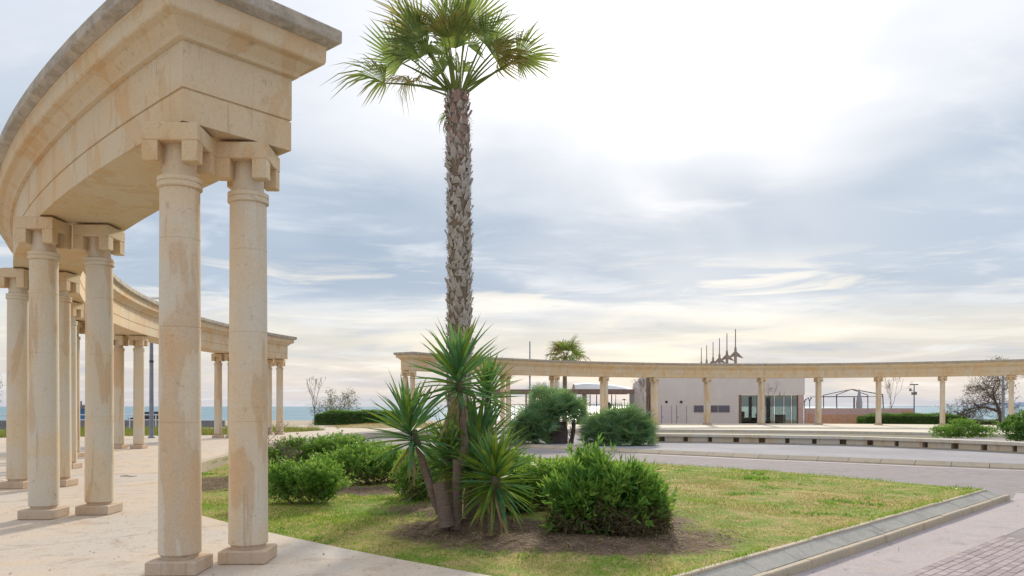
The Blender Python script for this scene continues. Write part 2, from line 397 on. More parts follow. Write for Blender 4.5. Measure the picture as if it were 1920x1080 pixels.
# ------------------------------------------------------------------ terrain, paving
CL = (21.05, 34.55); CR = (21.83, 35.40)       # ring centres of the two colonnades
def arc(c, r, t0, t1, n): return [(c[0]+r*math.cos(t0+(t1-t0)*i/n), c[1]+r*math.sin(t0+(t1-t0)*i/n)) for i in range(n+1)]
ROAD = -.28
mesh('sea', [(-40000, 105, -4), (40000, 105, -4), (40000, 42000, -4), (-40000, 42000, -4)], [(0, 1, 2, 3)], M['sea'])['kind'] = 'structure'
structure(MB().add([(-220, -80, -.42), (220, -80, -.42), (220, 112, -.42), (-220, 112, -.42), (-220, 128, -4.6), (220, 128, -4.6)], [(0, 1, 2, 3), (3, 2, 5, 4)]).build('ground', M['sand']))
# distant hills in painted haze beyond the bay on the right
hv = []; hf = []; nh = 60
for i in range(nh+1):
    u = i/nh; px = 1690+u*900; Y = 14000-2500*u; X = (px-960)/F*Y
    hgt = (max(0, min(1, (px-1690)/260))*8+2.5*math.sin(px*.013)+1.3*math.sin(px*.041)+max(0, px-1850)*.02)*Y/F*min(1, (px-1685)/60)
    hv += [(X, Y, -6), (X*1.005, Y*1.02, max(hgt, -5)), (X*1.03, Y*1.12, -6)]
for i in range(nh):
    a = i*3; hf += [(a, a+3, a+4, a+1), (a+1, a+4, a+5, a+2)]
structure(mesh('hills', hv, hf, M['hill_haze'], smooth=True))

def sheet(name, poly, z, m, parent=None, skirt=None):
    b = MB().prism(poly, skirt if skirt is not None else z-.05, z); return b.build(name, m, parent)
road = structure(sheet('road', [(1.0, -6), (60, -6), (60, 48), (30, 52), (4, 60), (-13, 58), (-12, 48), (-11, 34), (-9.3, 28.2), (-6, 27.9), (-3, 27.4), (.2, 24.6), (3.3, 22.0), (6.3, 18.6), (8.5, 15.0), (1.9, 7.6)], ROAD, M['pavers'], skirt=-.40))
# tan platform that carries the left colonnade: large cast slabs with open joints, children of the pavement
PLAT = structure(link('pavement', None))
def r_in(t): return 34.55-2.9*max(0, min(1, (rad(219)-t)/rad(21)))
def edge_in(ta, tb, n, k=0): return [(CL[0]+(r_in(ta+(tb-ta)*i/n)+k)*math.cos(ta+(tb-ta)*i/n), CL[1]+(r_in(ta+(tb-ta)*i/n)+k)*math.sin(ta+(tb-ta)*i/n)) for i in range(n+1)]
t_end = rad(236); dt = -.139
edges = [t_end]; tt = 3.981-.07
while tt > rad(130): edges.append(tt); tt += dt
for i in range(len(edges)-1):
    a, b = edges[i], edges[i+1]
    for r0, r1 in ((34.55, 38.2), (38.222, 42.0), (42.02, 50)):
        g = .010/r0
        poly = (edge_in(a-g, b+g, 8) if r0 == 34.55 else arc(CL, r0, a-g, b+g, 8))+arc(CL, r1, b+g, a-g, 8)
        mm = MB().prism(poly, -.5, random.uniform(-.002, .002)).build('paving_slab', M['platform'], PLAT)
structure(sheet('joint_bed', edge_in(t_end, rad(131), 60, .05)+arc(CL, 49.9, rad(131), t_end, 40), -.02, M['asphalt'])).name = 'pavement_bed'
# platform of the right colonnade
inner2 = arc((8, 28), 28.7, rad(118), rad(12), 50)
outer2 = arc(CR, 40.5, rad(8), rad(150), 60)
structure(sheet('terrace', inner2+outer2, -.08, M['stone_pale'], skirt=-.45))
# ground between terrace and bench, coloured dark to extend the riser's shade
bed2 = arc((8, 28), 28.6, rad(118), rad(12), 40)+arc((8, 28), 13.2, rad(12), rad(118), 40)
structure(sheet('riser_shade_strip', bed2, -.262, M['bed']))
# inner plaza island with kerb
kr_px = [(905, 829.5), (960, 831), (1000, 833.5), (1060, 836.5), (1120, 839.5), (1240, 844.5), (1340, 848.5), (1440, 853), (1580, 858), (1705, 863), (1920, 871), (2200, 880), (2600, 893)]
kr = [G(px, py, -.14) for px, py in kr_px]
def resample(pts, step):
    P = [Vector(p) for p in pts]; out = [P[0]]; d = 0
    seg = []
    for a, b in zip(P, P[1:]):
        L = (b-a).length; n = max(1, int(L/.05))
        for i in range(n): seg.append(a+(b-a)*(i/n))
    seg.append(P[-1]); last = seg[0]; acc = 0; out = [seg[0]]
    for a, b in zip(seg, seg[1:]):
        acc += (b-a).length
        if acc >= step: out.append(b); acc = 0
    return out
KR = resample(kr, 1.0)
def offset_dir(P, i):
    a = P[max(0, i-1)]; b = P[min(len(P)-1, i+1)]; d = (b-a).normalized(); return Vector((d.y, -d.x))    # right-hand side of travel
sgn = -1 if offset_dir(KR, 5).y > 0 else 1
plz = [(p.x, p.y) for p in KR]+[(40, 34), (25, 42), (8, 44.5), (-3, 50)]
structure(sheet('plaza', plz, -.14, M['plaza_pave'], skirt=-.30))
def quad_run(bld, P, i, prof, gap, flip):
    """stone i of a run: prof = [(offset, z)...] swept between points i and i+1"""
    a, b = P[i], P[i+1]; d = (b-a).normalized(); na = offset_dir(P, i)*flip; nb = offset_dir(P, i+1)*flip
    V = []
    for q, nn, s in ((a, na, gap), (b, nb, -gap)):
        for o, z in prof: w_ = q+nn*o+d*s; V.append((w_.x, w_.y, z))
    n = len(prof); Fc = [tuple(range(n)), tuple(range(2*n-1, n-1, -1))]+[(j, j+n, (j+1) % n+n, (j+1) % n) for j in range(n)]
    bld.add(V, Fc); return bld
kt = thing('road_kerb', 'long curved tan kerb with sloping stones edging the far plaza beside the road', 'kerb')
for i in range(len(KR)-1):
    quad_run(MB(), KR, i, [(0, -.3), (.0, -.125), (.07, -.12), (.34, -.235), (.36, -.3)], .008, sgn).build('kerb_stone', M['kerb'], kt)
band = [(p+offset_dir(KR, i)*sgn*.40) for i, p in enumerate(KR)]; band2 = [(p+offset_dir(KR, i)*sgn*.95) for i, p in enumerate(KR)]
structure(sheet('road_edge_band', [(p.x, p.y) for p in band]+[(p.x, p.y) for p in band2[::-1]], ROAD+.004, M['white_pave'], skirt=ROAD-.05))

# near kerb between lawn and walkway: rim, gutter panels, kerb stones
K0 = Vector((1.58-.42*3, 7.78-.5*3)); K1 = Vector(G(1846, 919, -.08))
N_ = Vector(((K1-K0).y, -(K1-K0).x)).normalized(); D_ = (K1-K0).normalized(); L_ = (K1-K0).length
nk = thing('lawn_kerb', 'grey gutter and tan kerb stones running diagonally along the near lawn', 'kerb')
def run_piece(name, prof, s0, s1, m):
    V = []
    for s in (s0, s1):
        q = K0+D_*s
        for o, z in prof: w_ = q+N_*o; V.append((w_.x, w_.y, z+random.uniform(-.002, .002)*0))
    n = len(prof); MB().add(V, [tuple(range(n)), tuple(range(2*n-1, n-1, -1))]+[(j, j+n, (j+1) % n+n, (j+1) % n) for j in range(n)]).build(name, m, nk)
s = 0
while s < L_:
    e = min(L_, s+.98); dz = random.uniform(-.004, .004)
    run_piece('rim_stone', [(-.03, -.3), (-.03, -.062+dz), (.035, -.060+dz), (.045, -.072+dz), (.045, -.3)], s+.003, e-.003, M['kerb']); s += .98
s = .3
while s < L_+.1:
    e = min(L_+.12, s+.92); dz = random.uniform(-.003, .003)
    run_piece('gutter_panel', [(.048, -.33), (.048, -.085+dz), (.06, -.088+dz), (.265, -.172+dz), (.275, -.33)], s+.004, e-.004, M['gutter']); s += .92
s = .1
while s < L_+.35:
    e = min(L_+.38, s+1.0); dz = random.uniform(-.004, .004)
    run_piece('kerb_stone', [(.280, -.33), (.280, -.176+dz), (.292, -.168+dz), (.350, -.172+dz), (.362, -.186+dz), (.362, -.33)], s+.004, e-.004, M['kerb']); s += 1.0
# pale walkway strip beside the kerb and brick pavers beyond it
def KQ(s, o): q = K0+D_*s+N_*o; return (q.x, q.y)
pa = Vector(G(1462, 1080, ROAD)); pb = Vector(G(1700, 1080, ROAD)); pc = Vector(G(1920, 990, ROAD)); pd = Vector(G(1905, 925, ROAD))
dstrip = (pc-pb).normalized()
structure(sheet('walkway', [KQ(-6, .36), KQ(L_+.6, .36), tuple(pd), tuple(Vector(G(2300, 925, ROAD))), tuple(pc+dstrip*4), tuple(pb-dstrip*6)], ROAD+.004, M['white_pave'], skirt=ROAD-.05))
pave_bed = link('brick_paving', None); structure(pave_bed)
nrm = Vector((dstrip.y, -dstrip.x)); orig = pb-dstrip*.6
pv = MB().box(-.1, .1, -.05, .05, -.05, 0, .006).build('paver', M['paver'], pave_bed); pmesh = pv.data; cnt = 0
a0 = math.atan2(dstrip.y, dstrip.x)
for r in range(15):
    for c in range(20):
        if cnt >= 300: break
        q = orig+dstrip*(.1+c*.204+(.102 if r % 2 else 0))+nrm*(.06+r*.1035)
        o = pv if cnt == 0 else link('paver', pmesh, pave_bed)
        o.location = (q.x, q.y, ROAD+.024+random.uniform(-.0025, .0015)); o.rotation_euler = (random.uniform(-.006, .006), random.uniform(-.006, .006), a0+random.uniform(-.006, .006)); cnt += 1
bb = [orig-dstrip*.1, orig+dstrip*4.4, orig+dstrip*4.4+nrm*1.7, orig-dstrip*.1+nrm*1.7]
structure(sheet('paver_bedding', [tuple(q) for q in bb], ROAD+.019, M['joint']))

# ---- lawn island
lawn_poly = edge_in(rad(234.3), rad(196), 50, -.02)+[(-9.2, 28.4), (-6, 28.3), (-3, 27.8), (.35, 25.4), (3.8, 23), (7.0, 19.6), tuple(K1-N_*.03), tuple(K0-N_*.03+D_*.02)]
LP = np.array(lawn_poly)
def inside(P, poly):
    x, y = P[:, 0], P[:, 1]; r = np.zeros(len(P), bool); n = len(poly)
    for i in range(n):
        x1, y1 = poly[i]; x2, y2 = poly[(i+1) % n]
        c = ((y1 > y) != (y2 > y)) & (x < (x2-x1)*(y-y1)/(y2-y1+1e-12)+x1); r ^= c
    return r
def pdist(P, poly):
    d = np.full(len(P), 1e9); n = len(poly)
    for i in range(n):
        a = poly[i]; b = poly[(i+1) % n]; ab = b-a; t = np.clip(((P-a)@ab)/(ab@ab+1e-12), 0, 1)
        d = np.minimum(d, np.hypot(*(P-(a+t[:, None]*ab)).T))
    return d
def lawn_h(P, d):
    x, y = P[:, 0], P[:, 1]
    f = np.clip(d/1.2, 0, 1)
    n = .018*np.sin(x*1.9+.7*y)+.014*np.sin(y*2.3-x)+.01*np.sin(x*5.1+y*4.3)
    dip = -.20*np.exp(-(((x+9.2)/3.0)**2+((y-21.5)/5.5)**2))
    m = .07*np.exp(-(((x-.3)/3.5)**2+((y-11.8)/3.5)**2))
    left = np.exp(-((x+6)/4)**2)*0
    return -.07+f*(n+m)+dip+left
def soil_f(P):
    x, y = P[:, 0], P[:, 1]
    e = lambda cx, cy, rx, ry: np.clip(1.45-np.hypot((x-cx)/rx, (y-cy)/ry), 0, 1)
    s = np.maximum.reduce([e(.85, 9.65, 2.0, 1.15), e(1.6, 11.1, 1.0, 1.3), e(-1.0, 12.2, 1.2, 1.3)*.8, e(-3.2, 15.4, 2.2, .9)*.9, e(-7.4, 17.2, 1.9, 2.6), e(-.4, 10.2, 1.3, 1.0), e(.9, 9.2, 1.6, .7)])
    return s
gx = np.arange(-13, 10, .16); gy = np.arange(6, 29, .16); PX = np.stack(np.meshgrid(gx, gy), -1).reshape(-1, 2)
PX += RNG.uniform(-.03, .03, PX.shape); PX = PX[inside(PX, LP)]; PX = PX[pdist(PX, LP) > .08]
bp = []
for i in range(len(LP)):
    a, b = LP[i], LP[(i+1) % len(LP)]; n = max(1, int(np.hypot(*(b-a))/.16))
    for k in range(n): bp.append(a+(b-a)*k/n)
bp = np.array(bp); allp = np.vstack([bp, PX])
r = mgeo.delaunay_2d_cdt([Vector(p) for p in allp], [], [list(range(len(bp)))], 1, 1e-5)
P2 = np.array([tuple(v) for v in r[0]]); D2 = pdist(P2, LP)
V = np.column_stack([P2, lawn_h(P2, D2)])
structure(mesh('lawn', V, np.array([f for f in r[2] if len(f) == 3]), M['lawn'], smooth=True, attrs={'soil': soil_f(P2)}))
def fnoise(P, s, seed):
    rg = np.random.default_rng(seed); v = 0
    for k in range(5):
        a = rg.uniform(0, 6.28); f = s*(1.6**k); v = v+np.sin(P[:, 0]*f*math.cos(a)+P[:, 1]*f*math.sin(a)+rg.uniform(0, 6.28)+1.5*np.sin(P[:, 1]*f*.5+k))*(.75**k)
    return v/2.6
def grass(name, label, n, poly, hrange, m, keep, wid=.010, near=True, seed=1, hfun=None):
    rg = np.random.default_rng(seed); lo, hi = poly.min(0), poly.max(0)
    P = rg.uniform(lo, hi, (n, 2))
    P = P[inside(P, poly)]
    if near: P = P[rg.random(len(P)) < np.clip((11/np.hypot(P[:, 0], P[:, 1]))**1.6, .12, 1)]
    P = P[keep(P, rg)]; k = len(P); d = pdist(P, poly); z = hfun(P, d) if hfun else lawn_h(P, d)
    dist = np.hypot(P[:, 0], P[:, 1]); wd = wid*np.clip(dist/9, 1, 3)*rg.uniform(.6, 1.3, k)
    h = rg.uniform(*hrange, k)*np.clip(.75+.5*fnoise(P, 1.5, 5), .45, 1.5); a = rg.uniform(0, 6.28, k); ln = rg.normal(0, .6, (k, 2))*h[:, None]
    B = np.column_stack([P, z-.004]); u = np.column_stack([np.cos(a), np.sin(a), 0*a])*wd[:, None]/2
    T = B+np.column_stack([ln, h]); V = np.stack([B-u, B+u, T], 1).reshape(-1, 3)
    o = mesh(name, V, np.arange(len(V)).reshape(-1, 3), m); stuff(o); o['label'] = label; o['category'] = 'grass'; return o
def green(P): return fnoise(P, .9, 11)*.6+fnoise(P, 2.6, 12)*.35-.16+np.exp(-((P[:, 0]+2.5)/1.6)**2-((P[:, 1]-11)/3)**2)*.9-.55*np.exp(-((P[:, 0]-4)/2.7)**2-((P[:, 1]-14)/4)**2)
sz = lambda P, rg: rg.random(len(P)) < np.clip(1.1-1.25*soil_f(P), .03, 1)
grass('grass', 'short green grass of the lawn round the shrubs', 620000, LP, (.02, .05), M['grass'], lambda P, rg: sz(P, rg) & (rg.random(len(P)) < np.clip(.58+1.1*green(P), .05, 1)), seed=2)
grass('dry_grass', 'dry straw coloured grass mixed through the lawn', 620000, LP, (.012, .034), M['grass_dry'], lambda P, rg: sz(P, rg) & (rg.random(len(P)) < np.clip(.46-.8*green(P), .05, 1)), seed=3)
grass('weeds', 'bright green broad weeds in patches on the lawn', 260000, LP, (.04, .09), M['shrub'], lambda P, rg: sz(P, rg) & (fnoise(P, 2.2, 31) > .62), wid=.022, seed=4)
# leaf litter and dry twigs in the mulch
def litter():
    rg = np.random.default_rng(9); P = rg.uniform((-9, 8), (4, 20), (60000, 2)); P = P[inside(P, LP)]; P = P[rg.random(len(P)) < np.clip(soil_f(P)*1.1-.15, 0, 1)]
    z = lawn_h(P, pdist(P, LP)); k = len(P); a = rg.uniform(0, 6.28, k); L = rg.uniform(.02, .09, k); w_ = rg.uniform(.003, .012, k)
    B = np.column_stack([P, z+.006]); u = np.column_stack([np.cos(a)*L, np.sin(a)*L, rg.uniform(-.01, .025, k)]); v = np.column_stack([-np.sin(a), np.cos(a), 0*a])*w_[:, None]
    V = np.stack([B-v, B+v, B+u+v*.5, B+u-v*.5], 1).reshape(-1, 3)
    o = mesh('leaf_litter', V, np.arange(len(V)).reshape(-1, 4), M['yucca_dead']); stuff(o); o['label'] = 'brown leaf litter on the bare soil under the shrubs'; o['category'] = 'leaf litter'
litter()
# stray blades leaning over the edging, scraps and grit on the paving
def edge_grass():
    rg = np.random.default_rng(19); n = 60000; i = rg.integers(0, len(LP), n); a = LP[i]; b = LP[(i+1) % len(LP)]; Ls = np.hypot(*(b-a).T); keep = rg.random(n) < Ls/Ls.max(); a, b = a[keep], b[keep]; k = len(a)
    P = a+(b-a)*rg.random((k, 1)); P = P[(P[:, 1] < 27)]; k = len(P); P = P+rg.normal(0, .028, (k, 2)); keep = fnoise(P, 3.0, 44) > -.25; P = P[keep]; k = len(P)
    h = rg.uniform(.02, .06, k); an = rg.uniform(0, 6.28, k); u = np.column_stack([np.cos(an), np.sin(an), 0*an])*.005; B = np.column_stack([P, np.full(k, -.07)]); T = B+np.column_stack([rg.normal(0, .03, (k, 2)), h+.03])
    V = np.stack([B-u, B+u, T], 1).reshape(-1, 3); o = mesh('edge_grass', V, np.arange(len(V)).reshape(-1, 3), M['grass']); stuff(o); o['label'] = 'ragged grass blades growing over the lawn edging'; o['category'] = 'grass'
edge_grass()
def scraps():
    rg = np.random.default_rng(23); out = []
    for zz, lo, hi, n in ((.004, (-12, 7), (1.2, 30), 2600), (ROAD+.009, (2, 7.5), (12, 26), 1500)):
        P = rg.uniform(lo, hi, (n, 2)); P = P[~inside(P, LP)]; dd = pdist(P, LP); P = P[(dd > (.04 if zz > 0 else .42)) & (rg.random(len(P)) < np.exp(-dd/1.3)+.06)]
        if zz > 0: P = P[np.hypot(P[:, 0]-CL[0], P[:, 1]-CL[1]) > 34.7]
        else: P = P[((P-np.array(K0))@np.array(N_)) > .42]
        out.append(np.column_stack([P, np.full(len(P), zz)]))
    B = np.vstack(out); k = len(B); a = rg.uniform(0, 6.28, k); L = rg.uniform(.008, .045, k); w_ = rg.uniform(.004, .012, k)
    u = np.column_stack([np.cos(a)*L, np.sin(a)*L, rg.uniform(0, .008, k)]); v = np.column_stack([-np.sin(a), np.cos(a), 0*a])*w_[:, None]
    V = np.stack([B-u*.5, B+v, B+u, B-v], 1).reshape(-1, 3); o = mesh('leaf_scraps', V, np.arange(len(V)).reshape(-1, 4), M['litter']); stuff(o); o['label'] = 'small dry leaf scraps and grit scattered on the paving'; o['category'] = 'leaf litter'
scraps()

# left background ground: verge, dry mound, promenade
vg = [(-60, 36), (-24, 38), (-14.5, 44.0), (-12.5, 52), (-16, 56), (-60, 52)]
structure(sheet('grass_verge', vg, -.05, M['verge'], skirt=-.5))
structure(sheet('promenade', [(-90, 57), (-12, 57), (-9, 64), (-9, 76), (-90, 76)], -.30, M['asphalt'], skirt=-.45))
def mound(name, cx, cy, rx, ry, h, m, base):
    V = []; Fc = []; n = 32; rings = 7
    for k in range(rings+1):
        q = k/rings
        for i in range(n):
            a = 2*math.pi*i/n; rr = (1-q)*(1+.06*math.sin(3*a+1)+.04*math.sin(7*a)); V.append((cx+rx*rr*math.cos(a), cy+ry*rr*math.sin(a), base+h*(1-(1-q)**2)+.02*h*math.sin(9*a+5*q)))
    for k in range(rings):
        for i in range(n):
            j = (i+1) % n; Fc.append((k*n+i, k*n+j, (k+1)*n+j, (k+1)*n+i))
    return mesh(name, V, Fc, m, smooth=True)
structure(mound('dry_mound', -9.0, 61, 7.8, 6, .55, M['dry_mound'], -.29))
vgp = np.array(vg)
grass('verge_grass', 'tufty green and straw grass on the verge behind the left colonnade', 70000, np.array([(-30, 38), (-14.5, 44.0), (-12.5, 52), (-30, 50)]), (.15, .55), M['verge_blade'], lambda P, rg: rg.random(len(P)) < .8, wid=.012, near=False, seed=6, hfun=lambda P, d: np.full(len(P), -.05))
mp = np.array(arc((-9, 61), 1, 0, 6.2, 24)); mp = (mp-[-9, 61])*[6.5, 5]+[-9, 61]
grass('mound_grass', 'dry straw grass on the low mound before the hedge', 9000, mp, (.05, .14), M['grass_dry'], lambda P, rg: rg.random(len(P)) < .9, wid=.012, near=False, seed=8, hfun=lambda P, d: -.29+.55*(1-(np.hypot((P[:, 0]+9)/7.8, (P[:, 1]-61)/6))**2))

# ------------------------------------------------------------------ colonnades
H = 4.30; CROT = .04
def joints_prof(r0, r1, z0, z1, ks):
    prof = [(r0-.012, z0), (r0, z0+.012)]
    for k in ks:
        z = z0+(z1-z0)*k; r_ = r0+(r1-r0)*k; prof += [(r_, z-.006), (r_-.004, z-.002), (r_-.004, z+.002), (r_, z+.006)]
    return prof+[(r1, z1-.01), (r1-.008, z1)]
pl_m = MB().box(-.236, .236, -.236, .236, 0, .135, .012).build('plinth', M['plinth'])
sh_m = MB().lathe(joints_prof(.197, .183, .175, 3.70, (.36, .62, .86)), 40).build('shaft', M['stone'], smooth=True)
nk_m = MB().lathe([(.172, .135), (.172, .178)], 32).build('base_ring', M['plinth'], smooth=True)
cp_b = MB().box(-.258, .258, -.258, .258, 4.10, 4.268, .01)
for sx in (-1, 1):
    for sy in (-1, 1):
        x0, x1 = sorted((sx*.255, sx*.112)); y0, y1 = sorted((sy*.255, sy*.112)); cp_b.box(x0, x1, y0, y1, 3.905, 4.105, .008)
cp_b.add([(-.248, -.248, 4.266), (.248, -.248, 4.266), (.248, .248, 4.266), (-.248, .248, 4.266), (-.16, -.16, 4.30), (.16, -.16, 4.30), (.16, .16, 4.30), (-.16, .16, 4.30)], [(0, 1, 5, 4), (1, 2, 6, 5), (2, 3, 7, 6), (3, 0, 4, 7), (4, 5, 6, 7)])
cp_m = cp_b.build('capital', M['stone_ent'])
nc_m = MB().lathe([(.186, 3.695), (.205, 3.705), (.207, 3.74), (.195, 3.752), (.205, 3.762), (.205, 3.80), (.165, 3.815), (.155, 3.86), (.155, 4.13)], 32).build('collar', M['stone'], smooth=True)
COLM = [(o.name, o.data) for o in (pl_m, nk_m, sh_m, nc_m, cp_m)]
for o in (pl_m, nk_m, sh_m, nc_m, cp_m): bpy.data.objects.remove(o)
def add_column(parent, x, y, z=0, name='column'):
    c = link(name, None, parent, (x, y, z), (0, 0, CROT)); c.empty_display_size = .2
    for n, me in COLM: link(n, me, c)
    return c
# entablature: plan outlines stacked into one mitred solid
PROF_A = [(0, 4.300), (0, 4.600), (-.014, 4.604), (-.014, 4.618), (.004, 4.622), (.004, 5.060)]
PROF_C = [(.006, 5.062), (.055, 5.072), (.070, 5.112), (.112, 5.150), (.150, 5.186), (.160, 5.200), (.235, 5.212), (.250, 5.225), (.258, 5.252), (.262, 5.39), (.275, 5.402)]
PROF_S = [(.282, 5.404), (.330, 5.425), (.372, 5.450), (.378, 5.462), (.378, 5.575), (.366, 5.59)]
def sector(name, c, ri, ro, ta, tb, ea, eb, prof, m, parent, n=10, gap=.003):
    """ea / eb: 1 where the end at ta / tb is free (the mouldings return round it)"""
    V = []; Fc = []; rm = (ri+ro)/2; sg = 1 if tb > ta else -1
    for o, z in prof:
        a = ta-sg*(o/rm if ea else -gap/rm); b = tb+sg*(o/rm if eb else -gap/rm)
        for rr, A, B in ((ri-o, a, b), (ro+o, b, a)):
            for i in range(n+1):
                t = A+(B-A)*i/n; V.append((c[0]+rr*math.cos(t), c[1]+rr*math.sin(t), z))
    k = 2*(n+1)
    for j in range(len(prof)-1):
        for i in range(k):
            q = (i+1) % k; Fc.append((j*k+i, j*k+q, (j+1)*k+q, (j+1)*k+i))
    for base_, rev in ((0, 1), ((len(prof)-1)*k, 0)):
        for i in range(n):
            f = (base_+i, base_+i+1, base_+k-2-i, base_+k-1-i); Fc.append(f[::-1] if rev else f)
    o = mesh(name, V, Fc, m, parent); o.data.polygons.foreach_set('use_smooth', [True]*len(o.data.polygons)); o.data.set_sharp_from_angle(angle=rad(20)); return o
def colonnade(label, c, R, t0, step, n, z, ri, ro, over, open_end=True):
    th = thing('colonnade', label, 'colonnade', (0, 0, z), group='curved colonnades round the plaza')
    for b in range(n):
        t = t0+step*b
        for r_ in (R-.36, R+.36): add_column(th, c[0]+r_*math.cos(t), c[1]+r_*math.sin(t))
    sg = 1 if step > 0 else -1
    for b in range(n-1):
        ta = t0+step*b-(sg*over/R if b == 0 else 0); tb = t0+step*(b+1)+(sg*over/R if b == n-2 and open_end else 0)
        ea = b == 0; eb = (b == n-2 and open_end)
        e = sector('entablature', c, ri, ro, ta, tb, ea, eb, PROF_A, M['stone_ent'], th)
        sector('cornice', c, ri, ro, ta, tb, ea, eb, PROF_C, M['stone_ent'], e)
        sector('cornice_slab', c, ri, ro, ta, tb, ea, eb, PROF_S, M['stone_top'], e)
    return th
colonnade('tall curved tan colonnade on the left, its near end towering in the foreground', CL, 35.98, 3.981, -.139, 9, 0, 35.25, 36.42, .22)
colonnade('long low looking curved colonnade across the far side in front of the grey building', CR, 35.906, 2.52606, -.14114, 15, -.08, 35.33, 36.48, .22)

# low stone edging along the platform near the sunken soil
et = thing('platform_kerb', 'low curved tan edging wall between the left platform and the sunken soil', 'kerb')
EP = resample(edge_in(rad(211), rad(192), 60, .0), .95); fe = 1 if offset_dir(EP, 3).x > 0 else -1
for i in range(len(EP)-1):
    quad_run(MB(), EP, i, [(.03, -.45), (.03, .045), (.015, .06), (-.15, .06), (-.16, .045), (-.16, -.45)], .004, fe).build('edging_stone', M['kerb'], et)

# ------------------------------------------------------------------ curved stone bench
bpx = [(1190, 829), (1225, 829), (1330, 830), (1440, 832), (1600, 835.5), (1700, 839.5), (1800, 844), (1920, 850), (2080, 862)]
BP = resample([G(a, b, -.14) for a, b in bpx], 1.15)
fb = -1 if offset_dir(BP, 3).y < 0 else 1       # away from the camera
bench = thing('stone_bench', 'long curved stone bench with overhanging seat slabs on the far plaza', 'bench')
for i in range(len(BP)-1):
    quad_run(MB(), BP, i, [(-.08, .13), (-.10, .15), (-.10, .255), (-.085, .27), (.50, .27), (.50, .13)], .004, fb).build('seat_slab', M['stone_pale'], bench)
    a, b = BP[i], BP[i+1]; d = (b-a); m1 = a+d*.30; m2 = a+d
    sub = [a+d*(.20+.05*math.sin(i*1.7)), a+d*.995]
    quad_run(MB(), sub, 0, [(.02, -.098), (.02, .129), (.42, .129), (.42, -.098)], 0, fb).build('support_block', M['stone'], bench)
    quad_run(MB(), BP, i, [(.43, -.15), (.43, .129), (.49, .129), (.49, -.15)], .002, fb).build('back_panel', M['kerb'], bench)
    quad_run(MB(), BP, i, [(.0, -.15), (.0, -.10), (.425, -.10), (.425, -.15)], .002, fb).build('base_course', M['kerb'], bench)

# ------------------------------------------------------------------ vegetation generators
def unit(v): return v/(np.linalg.norm(v, axis=-1, keepdims=True)+1e-9)
def leaves_at(P, D, L, W, rg, cup=.15):
    """diamond leaves: base P, direction D, returns V (n*4) and quads"""
    n = len(P); r_ = unit(np.cross(D, rg.normal(size=(n, 3)))); nn = np.cross(D, r_)
    L = L[:, None]; W = W[:, None]; mid = P+D*L*.45+nn*L*cup*.3
    V = np.stack([P, mid+r_*W/2, P+D*L-nn*L*cup*.2, mid-r_*W/2], 1).reshape(-1, 3)
    return V, np.arange(4*n).reshape(-1, 4)
def foliage_pts(lobes, n, rg, shell=.75, zmin=None):
    vol = np.array([l[3]*l[4]*l[5] for l in lobes])**(2/3); idx = rg.choice(len(lobes), n, p=vol/vol.sum()); Lb = np.array(lobes)[idx]
    d = unit(rg.normal(size=(n, 3))); d[:, 2] = np.where(d[:, 2] < -.35, -d[:, 2], d[:, 2]); rr = np.where(rg.random(n) < shell, rg.uniform(.86, 1.06, n), rg.uniform(.35, .9, n))
    rr *= 1+.20*np.sin(d[:, 0]*7+Lb[:, 0]*5)*np.sin(d[:, 1]*6+d[:, 2]*6+Lb[:, 1]*4)+.10*np.sin(d[:, 0]*17+d[:, 2]*13)
    P = Lb[:, :3]+d*Lb[:, 3:6]*rr[:, None]
    return P, d
